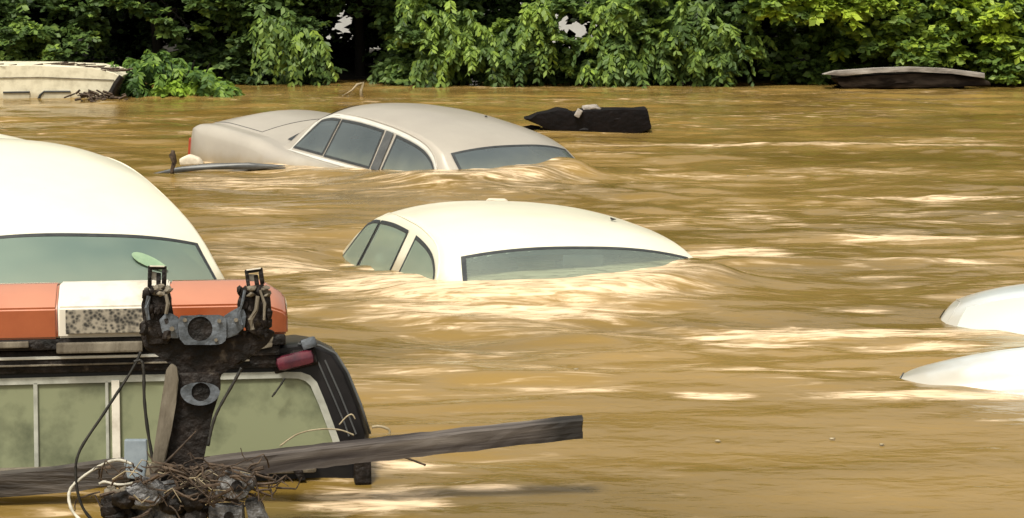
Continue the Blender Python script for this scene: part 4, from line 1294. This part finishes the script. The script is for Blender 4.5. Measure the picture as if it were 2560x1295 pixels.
# ------------------------------------------------------------------ van at the far left
def build_van():
    Yv = onz(150, 247).y
    r = empty('van', onz(100, 247)); tag(r, 'cream van roof with two dark-topped windows above water, far left below the trees', 'van')
    inv = Matrix.Translation(-r.location)
    P = lambda px, py, dy=0: inv @ at(px, py, Yv + dy)
    # side outline and domed roof swept backward
    outline = [(-420, 262), (-420, 200), (-400, 182), (-300, 170), (-100, 164), (100, 165), (230, 170), (285, 184), (302, 194), (285, 215), (264, 262)]
    V = []
    n = len(outline)
    for dy, s, up in ((.0, 1, 0), (.05, 1.0, .01), (.35, .99, .025), (.9, .985, .03), (1.4, .98, .0), (1.45, .97, -.3)):
        for (x, y) in outline:
            p = P(x, y); c = P(-60, 250)
            p = c + (p - c) * s
            V.append((p.x, dy + .0, p.z + (up if y < 215 else 0)))
    Fc = [tuple(range(n))]
    for i in range(5):
        for k in range(n - 1): Fc.append((i * n + k, (i + 1) * n + k, (i + 1) * n + k + 1, i * n + k + 1))
    o = mesh_obj('body', V, Fc, M_CREAM, r); o.data.set_sharp_from_angle(angle=math.radians(40))
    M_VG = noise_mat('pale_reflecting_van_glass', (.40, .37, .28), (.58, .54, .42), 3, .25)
    for k, (xa, xb) in enumerate(((8, 74), (100, 176))):
        g = MB().prism([P(xa + (8 if k else 0), 229, -.012), P(xb, 229, -.012), P(xb, 262, -.012), P(xa - 4, 262, -.012)], (0, .01, 0), bevel=.002).build('window', M_VG, r)
        mb = MB()
        if k: mb.tube([P(xa - 6, 250, -.018), P(xa, 238, -.018), P(xa + 10, 229, -.018), P(xb, 229, -.018)], .014, 6)
        else: mb.tube([P(xa, 231, -.018), P(xb, 230, -.018)], .014, 6)
        mb.build('window_seal', M_SEAL, g)
    mb = MB(); mb.tube([P(-400, 204, -.01), P(-100, 196, -.01), P(100, 193, -.01), P(285, 200, -.01)], .006, 5); mb.build('drip_rail', M_RUST, r)
    mb = MB(); mb.tube([P(304, 192, -.02), P(290, 212, -.02), P(280, 232, -.03), P(262, 250, -.03)], .035, 7, .05, wob=.3); mb.build('corner_trim', M_BLACK_ROUGH, r)
    mb = MB()
    for i in range(190):
        x = rnd.uniform(-400, 285); y = 170 + rnd.uniform(-5, 5) + (0 if x < 200 else (x - 200) * .12)
        a = at(x, y, Yv + rnd.uniform(.02, .35)); a.z += rnd.uniform(0, .03)
        mb.tube([a, a + Vector((rnd.uniform(.1, .4), rnd.uniform(-.1, .1), rnd.uniform(-.03, .03)))], rnd.uniform(.006, .014), 4)
    tag(mb.build('reed_litter', M_TWIG), 'brown flood litter of reeds lying along the cream van roof', 'litter', kind='stuff')
    mb = MB()
    for i in range(60):
        x = rnd.gauss(245, 26); a = onz(x, rnd.uniform(244, 252)); a.y -= .15; a.z = rnd.uniform(0, .09)
        mb.tube([a, a + Vector((rnd.uniform(-.16, .16), rnd.uniform(-.05, .05), rnd.uniform(-.03, .06)))], rnd.uniform(.008, .018), 4)
    tag(mb.build('water_weed', M_TWIG), 'small dark clump of weed in the water at the right end of the cream van', 'weed', kind='stuff')


build_van()


# ------------------------------------------------------------------ bank, house, vegetation
def build_bank():
    xs = np.linspace(-120, 120, 200); ys = np.concatenate([[30.4, 30.8, 31.2, 31.8, 32.6, 34, 36, 40, 50, 80, 160, 400]])
    X, Y = np.meshgrid(xs, ys)
    Z = np.interp(Y, [30.4, 31.2, 32.6, 36, 50, 400], [-.5, .0, .10, .12, .2, 3.0]) + .12 * np.sin(X * 1.3 + np.sin(X * .4) * 2) * np.clip((Y - 30.6) / 2, 0, 1) + .05 * np.sin(X * 4.1)
    V = np.stack([X.ravel(), Y.ravel(), Z.ravel()], 1)
    a, b = X.shape; idx = np.arange(a * b).reshape(a, b)
    Q = np.stack([idx[:-1, :-1].ravel(), idx[:-1, 1:].ravel(), idx[1:, 1:].ravel(), idx[1:, :-1].ravel()], 1)
    tag(fast_mesh('bank', V, Q, M_BANK, smooth=True), kind='structure')


build_bank()


def fronds(C, n_fr, length, leaf, tone, droop=1.0, spread=1.0, aim=None, broad=False, squash=.8, rg=rng):
    """leaf quads for one clump: n_fr arching compound leaves springing from near C. returns V (k*4,3), tone (k*4)"""
    Vs, Ts = [], []
    for i in range(n_fr):
        az = rg.uniform(0, 2 * math.pi)
        el = rg.uniform(-.1, 1.1) * spread
        base = C + rg.normal(0, 1, 3) * length * (.35, .3, .25) * np.array([1, 1, 1])
        d = np.array([math.cos(az) * math.cos(el), math.sin(az) * math.cos(el) * .8, math.sin(el)])
        if aim is not None: d = d * .7 + aim * .6
        nL = 6 if broad else 8
        tt = np.linspace(.15, 1, nL)
        ln = length * rg.uniform(.6, 1.15)
        P = base[None] + d[None] * (tt * ln)[:, None]
        P[:, 2] -= droop * ln * .75 * tt ** 2
        T = np.gradient(P, axis=0); T /= np.linalg.norm(T, axis=1, keepdims=True)
        side = np.cross(T, [0, 0, 1]); side /= (np.linalg.norm(side, axis=1, keepdims=True) + 1e-6)
        ft = tone + rg.normal(0, .10)
        for s in (-1, 1):
            ll = leaf * (1.25 - .5 * np.abs(tt - .5)) * rg.uniform(.75, 1.25, nL)
            ld = side * s * .8 + T * .45 + np.array([0, 0, -.45 * droop]) + rg.normal(0, .22, (nL, 3))
            ld /= np.linalg.norm(ld, axis=1, keepdims=True)
            wdv = np.cross(ld, rg.normal(0, .6, (nL, 3)) + np.array([0, -.5, .9])); wdv /= (np.linalg.norm(wdv, axis=1, keepdims=True) + 1e-6)
            wr = .66 if broad else .46
            A = P; B_ = P + ld * ll[:, None] * .5 + wdv * ll[:, None] * wr * .5
            Cc = P + ld * ll[:, None]; D = P + ld * ll[:, None] * .5 - wdv * ll[:, None] * wr * .5
            q = np.stack([A, B_, Cc, D], 1)
            Vs.append(q.reshape(-1, 3))
            Ts.append(np.repeat(np.clip(ft + .04 + rg.normal(0, .10, nL), 0, 1), 4))
    return np.concatenate(Vs), np.concatenate(Ts)


# openings where the pale house shows through: world-space tunnels between foliage
GAPS = [(858, 62, 26, 40), (868, 20, 10, 14), (1412, 60, 22, 28), (1448, 72, 30, 26), (1418, 115, 16, 10), (1392, 40, 10, 12), (1492, 62, 9, 10), (1530, 92, 8, 8), (1548, 60, 6, 6), (820, 95, 9, 8), (1690, 150, 6, 5), (580, 80, 5, 5)]


def cull(V, T):
    if len(V) == 0: return V, T
    c = V.reshape(-1, 4, 3).mean(1)
    px, py = px_of(c[:, 0], c[:, 1], c[:, 2])
    keep = np.ones(len(c), bool)
    for gx, gy, rx, ry in GAPS:
        k = ((px - gx) / rx) ** 2 + ((py - gy) / ry) ** 2
        keep &= k > 1 + .5 * np.sin(px * .21 + py * .13)
    keep &= c[:, 2] > -.02
    kk = np.repeat(keep, 4)
    return V[kk], T[kk]


# clumps of foliage: (px, py, Y, radius m, fronds, tone, kind)   kinds: f drooping fronds, b broad leaves
CL = []
def cl(px, py, Y, rad, n, tone, kind='f', droop=1.0, leaf=None): CL.append((px, py, Y, rad, n, tone, kind, droop, leaf))


rr = random.Random(21)
def fill(x0, x1, y0, y1, n, Y0, Y1, tone, dt, kind, rad=.36, nf=13, droop=1.0, leaf=None):
    for _ in range(n):
        cl(rr.uniform(x0, x1), rr.uniform(y0, y1), rr.uniform(Y0, Y1), rad * rr.uniform(.75, 1.25), nf, tone + rr.uniform(-dt, dt), kind, droop, leaf)


# far-left mass
fill(-150, 250, -20, 175, 46, 29.4, 30.6, .34, .08, 'b', .34, 13)
fill(-150, 150, 60, 165, 12, 28.9, 29.5, .46, .08, 'b', .3, 11)
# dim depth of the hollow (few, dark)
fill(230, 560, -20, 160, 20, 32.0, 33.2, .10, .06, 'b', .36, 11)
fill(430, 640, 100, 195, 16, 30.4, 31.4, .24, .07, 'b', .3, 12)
# middle-left tree
fill(560, 800, -20, 130, 26, 29.8, 30.8, .38, .09, 'b', .34, 13)
fill(580, 800, 110, 190, 14, 29.8, 30.6, .28, .08, 'b', .3, 12)
for px, py, t in ((735, 95, .55), (700, 110, .52), (770, 120, .5), (740, 140, .46), (660, 70, .5)): cl(px, py, 29.3, .42, 16, t, 'f', 1.5)
# arch over the dark gap
fill(800, 990, -40, 40, 16, 30.2, 31.4, .30, .1, 'b', .3, 11)
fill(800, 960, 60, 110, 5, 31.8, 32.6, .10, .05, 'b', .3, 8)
# middle
fill(950, 1300, -20, 200, 44, 30.2, 31.4, .28, .09, 'b', .36, 13)
fill(980, 1100, 120, 195, 10, 29.4, 30.0, .40, .07, 'b', .28, 12)
for px, py, t in ((1110, 70, .62), (1150, 60, .66), (1180, 100, .66), (1130, 120, .64), (1160, 150, .66), (1110, 165, .6), (1090, 110, .5), (1210, 140, .48), (1075, 190, .5), (1230, 190, .46), (1260, 165, .42)): cl(px, py, 29.3 + rr.uniform(-.2, .2), .30, 14, t, 'f', 1.4)
for px, py, t in ((1330, 50, .66), (1350, 30, .66), (1310, 95, .6), (1340, 110, .58), (1325, 140, .5)): cl(px, py, 29.2, .28, 13, t, 'f', 1.5)
fill(1290, 1480, 120, 200, 20, 30.0, 30.8, .26, .06, 'b', .32, 13)
fill(1390, 1480, -30, 30, 6, 29.8, 30.4, .40, .08, 'b', .26, 10)
for px, py, t in ((1510, 30, .62), (1540, 60, .60), (1520, 100, .52), (1570, 90, .55), (1600, 120, .5), (1630, 140, .5), (1540, 150, .56), (1520, 190, .58), (1590, 180, .48), (1640, 180, .42), (1500, 200, .6), (1560, 30, .56)): cl(px, py, 29.4 + rr.uniform(-.2, .2), .30, 14, t, 'f', 1.4)
fill(1480, 1700, -20, 190, 26, 30.2, 31.2, .28, .09, 'b', .34, 12)
fill(1690, 1900, -20, 180, 22, 30.4, 31.6, .24, .09, 'b', .34, 12)
for px, py, t in ((1790, 110, .54), (1760, 130, .5), (1830, 125, .5), (1800, 150, .5), (1780, 190, .5), (1740, 160, .4), (1700, 60, .42), (1740, 30, .42)): cl(px, py, 29.4, .27, 13, t, 'f', 1.5)
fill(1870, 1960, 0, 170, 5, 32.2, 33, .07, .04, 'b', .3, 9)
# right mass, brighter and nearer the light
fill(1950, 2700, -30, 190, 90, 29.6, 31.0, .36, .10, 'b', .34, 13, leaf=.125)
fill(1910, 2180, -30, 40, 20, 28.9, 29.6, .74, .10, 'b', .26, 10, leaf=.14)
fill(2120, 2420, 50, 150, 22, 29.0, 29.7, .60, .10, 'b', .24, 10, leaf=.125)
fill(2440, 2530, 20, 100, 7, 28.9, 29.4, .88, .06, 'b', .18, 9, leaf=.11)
fill(2450, 2700, 80, 190, 18, 29.2, 29.9, .55, .1, 'b', .28, 11, leaf=.125)
fill(2240, 2560, -30, 40, 16, 29.2, 29.9, .60, .12, 'b', .28, 11, leaf=.11)
fill(2440, 2700, 150, 205, 10, 29.0, 29.4, .42, .08, 'b', .22, 10)
fill(1940, 2120, 150, 200, 10, 29.6, 30.2, .24, .06, 'b', .26, 11)
fill(1000, 1900, -20, 150, 60, 29.1, 29.9, .50, .16, 'b', .26, 9, leaf=.11)
fill(1000, 1900, 60, 190, 26, 29.0, 29.6, .36, .14, 'b', .22, 8, leaf=.10)
fill(0, 800, -20, 120, 22, 29.6, 30.1, .44, .1, 'b', .24, 9)
fill(950, 1900, 20, 180, 26, 29.2, 29.7, .58, .1, 'f', .24, 9, 1.2)
fill(2000, 2600, 0, 170, 26, 29.0, 29.5, .55, .15, 'b', .2, 8, leaf=.12)
# waterline fringe
fill(960, 1680, 185, 205, 26, 29.6, 30.2, .34, .1, 'f', .2, 9, 1.0)
fill(560, 800, 190, 205, 12, 29.8, 30.3, .26, .06, 'b', .2, 9)

TREES = [
    (-40, 'dense dark leafy tree overhanging the cream van at the far left', M_LEAF),
    (400, 'shadowy tree with few dim leaves in the dark hollow behind the shrub', M_LEAF),
    (690, 'tree with a drooping olive frond left of the black opening', M_LEAF),
    (900, 'thin overhanging tree above the black opening in the bank', M_LEAF),
    (1150, 'tree with bright hanging sprays right of the black opening', M_LEAF),
    (1340, 'tree with one light green hanging spray beside the white gap', M_LEAF),
    (1570, 'tree with long drooping branches right of the white gap', M_LEAF),
    (1800, 'dark tree with a fan-shaped spray touching the water', M_LEAF),
    (2060, 'tree with bright yellow-green leaves at the top, above the driftwood left end', M_LEAF_Y),
    (2320, 'broad-leaved tree standing right behind the driftwood log', M_LEAF_Y),
    (2580, 'yellow-leaved tree cut by the right edge of the picture', M_LEAF_Y),
]
bins = {i: [] for i in range(len(TREES))}
for c in CL:
    i = min(range(len(TREES)), key=lambda k: abs(TREES[k][0] - c[0]))
    bins[i].append(c)
for i, (tx, label, mat) in enumerate(TREES):
    base = at(tx, 200, 31.6); base.z = .1
    r = empty('tree', base); tag(r, label, 'tree', 'trees along the flooded bank')
    VV, TT = [], []
    for (px, py, Y, rad, n, tone, kind, droop, leaf) in bins[i]:
        C = np.array(at(px, py, Y))
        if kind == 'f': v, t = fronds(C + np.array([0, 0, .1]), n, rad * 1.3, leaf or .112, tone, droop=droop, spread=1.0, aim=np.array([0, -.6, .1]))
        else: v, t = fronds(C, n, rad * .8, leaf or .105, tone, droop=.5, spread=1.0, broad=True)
        VV.append(v); TT.append(t)
    # upper crown, above the picture but real
    for _ in range(34):
        C = np.array([base.x + rr.gauss(0, .9), rr.uniform(29.6, 32.6), rr.uniform(1.5, 4.6)])
        v, t = fronds(C, 8, .7, .22, .34 + rr.uniform(-.1, .2), droop=.6, broad=True)
        VV.append(v); TT.append(t)
    V = np.concatenate(VV); T = np.concatenate(TT)
    V, T = cull(V, T)
    V = V - np.array(base)
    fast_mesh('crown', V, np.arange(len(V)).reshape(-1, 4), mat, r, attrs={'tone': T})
    mb = MB()
    top = Vector((rr.uniform(-.3, .3), -.6, 3.6))
    mb.tube(smooth_pts([Vector((0, 0, -.4)), Vector((rr.uniform(-.1, .1), -.1, 1.0)), Vector((rr.uniform(-.2, .2), -.4, 2.3)), top], 10), .10, 8, .035)
    for _ in range(5):
        z = rr.uniform(.7, 2.8); a = Vector((0, -.12 * z, z))
        mb.tube(smooth_pts([a, a + Vector((rr.uniform(-.6, .6), -.5, .3)), a + Vector((rr.uniform(-1.1, 1.1), -1.3, rr.uniform(-.3, .3)))], 8), .035, 6, .01)
    mb.build('trunk', M_BARK, r, smooth=True)

# deep thicket behind: one mass nobody could count
VV, TT = [], []
for _ in range(900):
    C = np.array([rr.uniform(-13, 13), rr.uniform(32.6, 35.5), rr.uniform(.3, 5.2)])
    v, t = fronds(C, 7, .75, .26, .4, droop=.4, broad=True)
    VV.append(v); TT.append(t)
V = np.concatenate(VV); T = np.concatenate(TT)
V, T = cull(V, T)
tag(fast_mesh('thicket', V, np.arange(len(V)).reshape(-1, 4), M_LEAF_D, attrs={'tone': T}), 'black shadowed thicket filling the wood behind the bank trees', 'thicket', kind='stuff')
# far wood edge, closes the view between stems
VV, TT = [], []
for _ in range(1500):
    C = np.array([rr.uniform(-60, 60), rr.uniform(47, 54), rr.uniform(.5, 9)])
    v, t = fronds(C, 5, 1.6, .75, .5, droop=.4, broad=True)
    VV.append(v); TT.append(t)
V = np.concatenate(VV); T = np.concatenate(TT)
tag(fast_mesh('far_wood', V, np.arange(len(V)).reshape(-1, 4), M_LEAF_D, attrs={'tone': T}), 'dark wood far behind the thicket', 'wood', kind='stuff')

# pale house glimpsed through the gaps
r = empty('house', (-.2, 39.5, .1)); tag(r, 'white boarded house glimpsed through gaps in the trees', 'house')
mb = MB().box((0, 2.5, 1.0), (9.0, 5, 3.4), bevel=.02)
mb.build('wall', M_HOUSE, r)
mb = MB().prism([Vector((-4.9, -.4, 2.68)), Vector((-4.9, 5.4, 2.68)), Vector((-4.9, 2.5, 4.4))], (9.8, 0, 0)); mb.build('roof', M_ROOF, r)

# leafy shrub in the water, front left
base = onz(430, 242); r = empty('shrub', base); tag(r, 'bright green leafy shrub half drowned beside the cream van', 'shrub')
VV, TT = [], []
SH = [(300, 190, .34, .42), (340, 165, .36, .50), (385, 150, .34, .46), (330, 210, .34, .5), (400, 190, .42, .55), (450, 165, .36, .55), (500, 185, .38, .55), (540, 205, .34, .5),
      (440, 215, .36, .80), (480, 215, .34, .95), (510, 218, .30, .85), (410, 222, .30, .7), (550, 225, .26, .55), (575, 228, .2, .5), (370, 215, .34, .5), (300, 225, .26, .35), (465, 195, .3, .75), (430, 235, .22, .8), (500, 238, .2, .8)]
for px, py, rad, t in SH:
    for q in range(2):
        C = np.array(at(px + rr.uniform(-12, 12), py + 8 + rr.uniform(-8, 8), base.y + .25 + rr.uniform(-.2, .5)))
        v, tt = fronds(C, 10, rad * .95, .105, t * 1.05 + rr.uniform(-.05, .05), droop=1.1, aim=np.array([0, -.3, .35]))
        VV.append(v); TT.append(tt)
for px, py, dx in ((395, 140, 1), (350, 132, -1), (430, 155, 1)):
    C = np.array(at(px, py + 12, base.y + .3)); v, tt = fronds(C, 7, .36, .075, .5, droop=1.6, aim=np.array([dx * .5, -.2, .2])); VV.append(v); TT.append(tt)
V = np.concatenate(VV) - np.array(base); T = np.concatenate(TT)
k = np.repeat(V.reshape(-1, 4, 3).mean(1)[:, 2] > -.03, 4); V, T = V[k], T[k]
fast_mesh('foliage', V, np.arange(len(V)).reshape(-1, 4), M_LEAF_B, r, attrs={'tone': T})
mb = MB()
for _ in range(9):
    x = rr.uniform(-.7, .6)
    mb.tube(smooth_pts([Vector((x * .5, .3, -.1)), Vector((x * .8, .25, .2)), Vector((x * 1.1, .1, rr.uniform(.3, .5)))], 8), .018, 6, .007)
mb.build('stem', M_BARK, r)
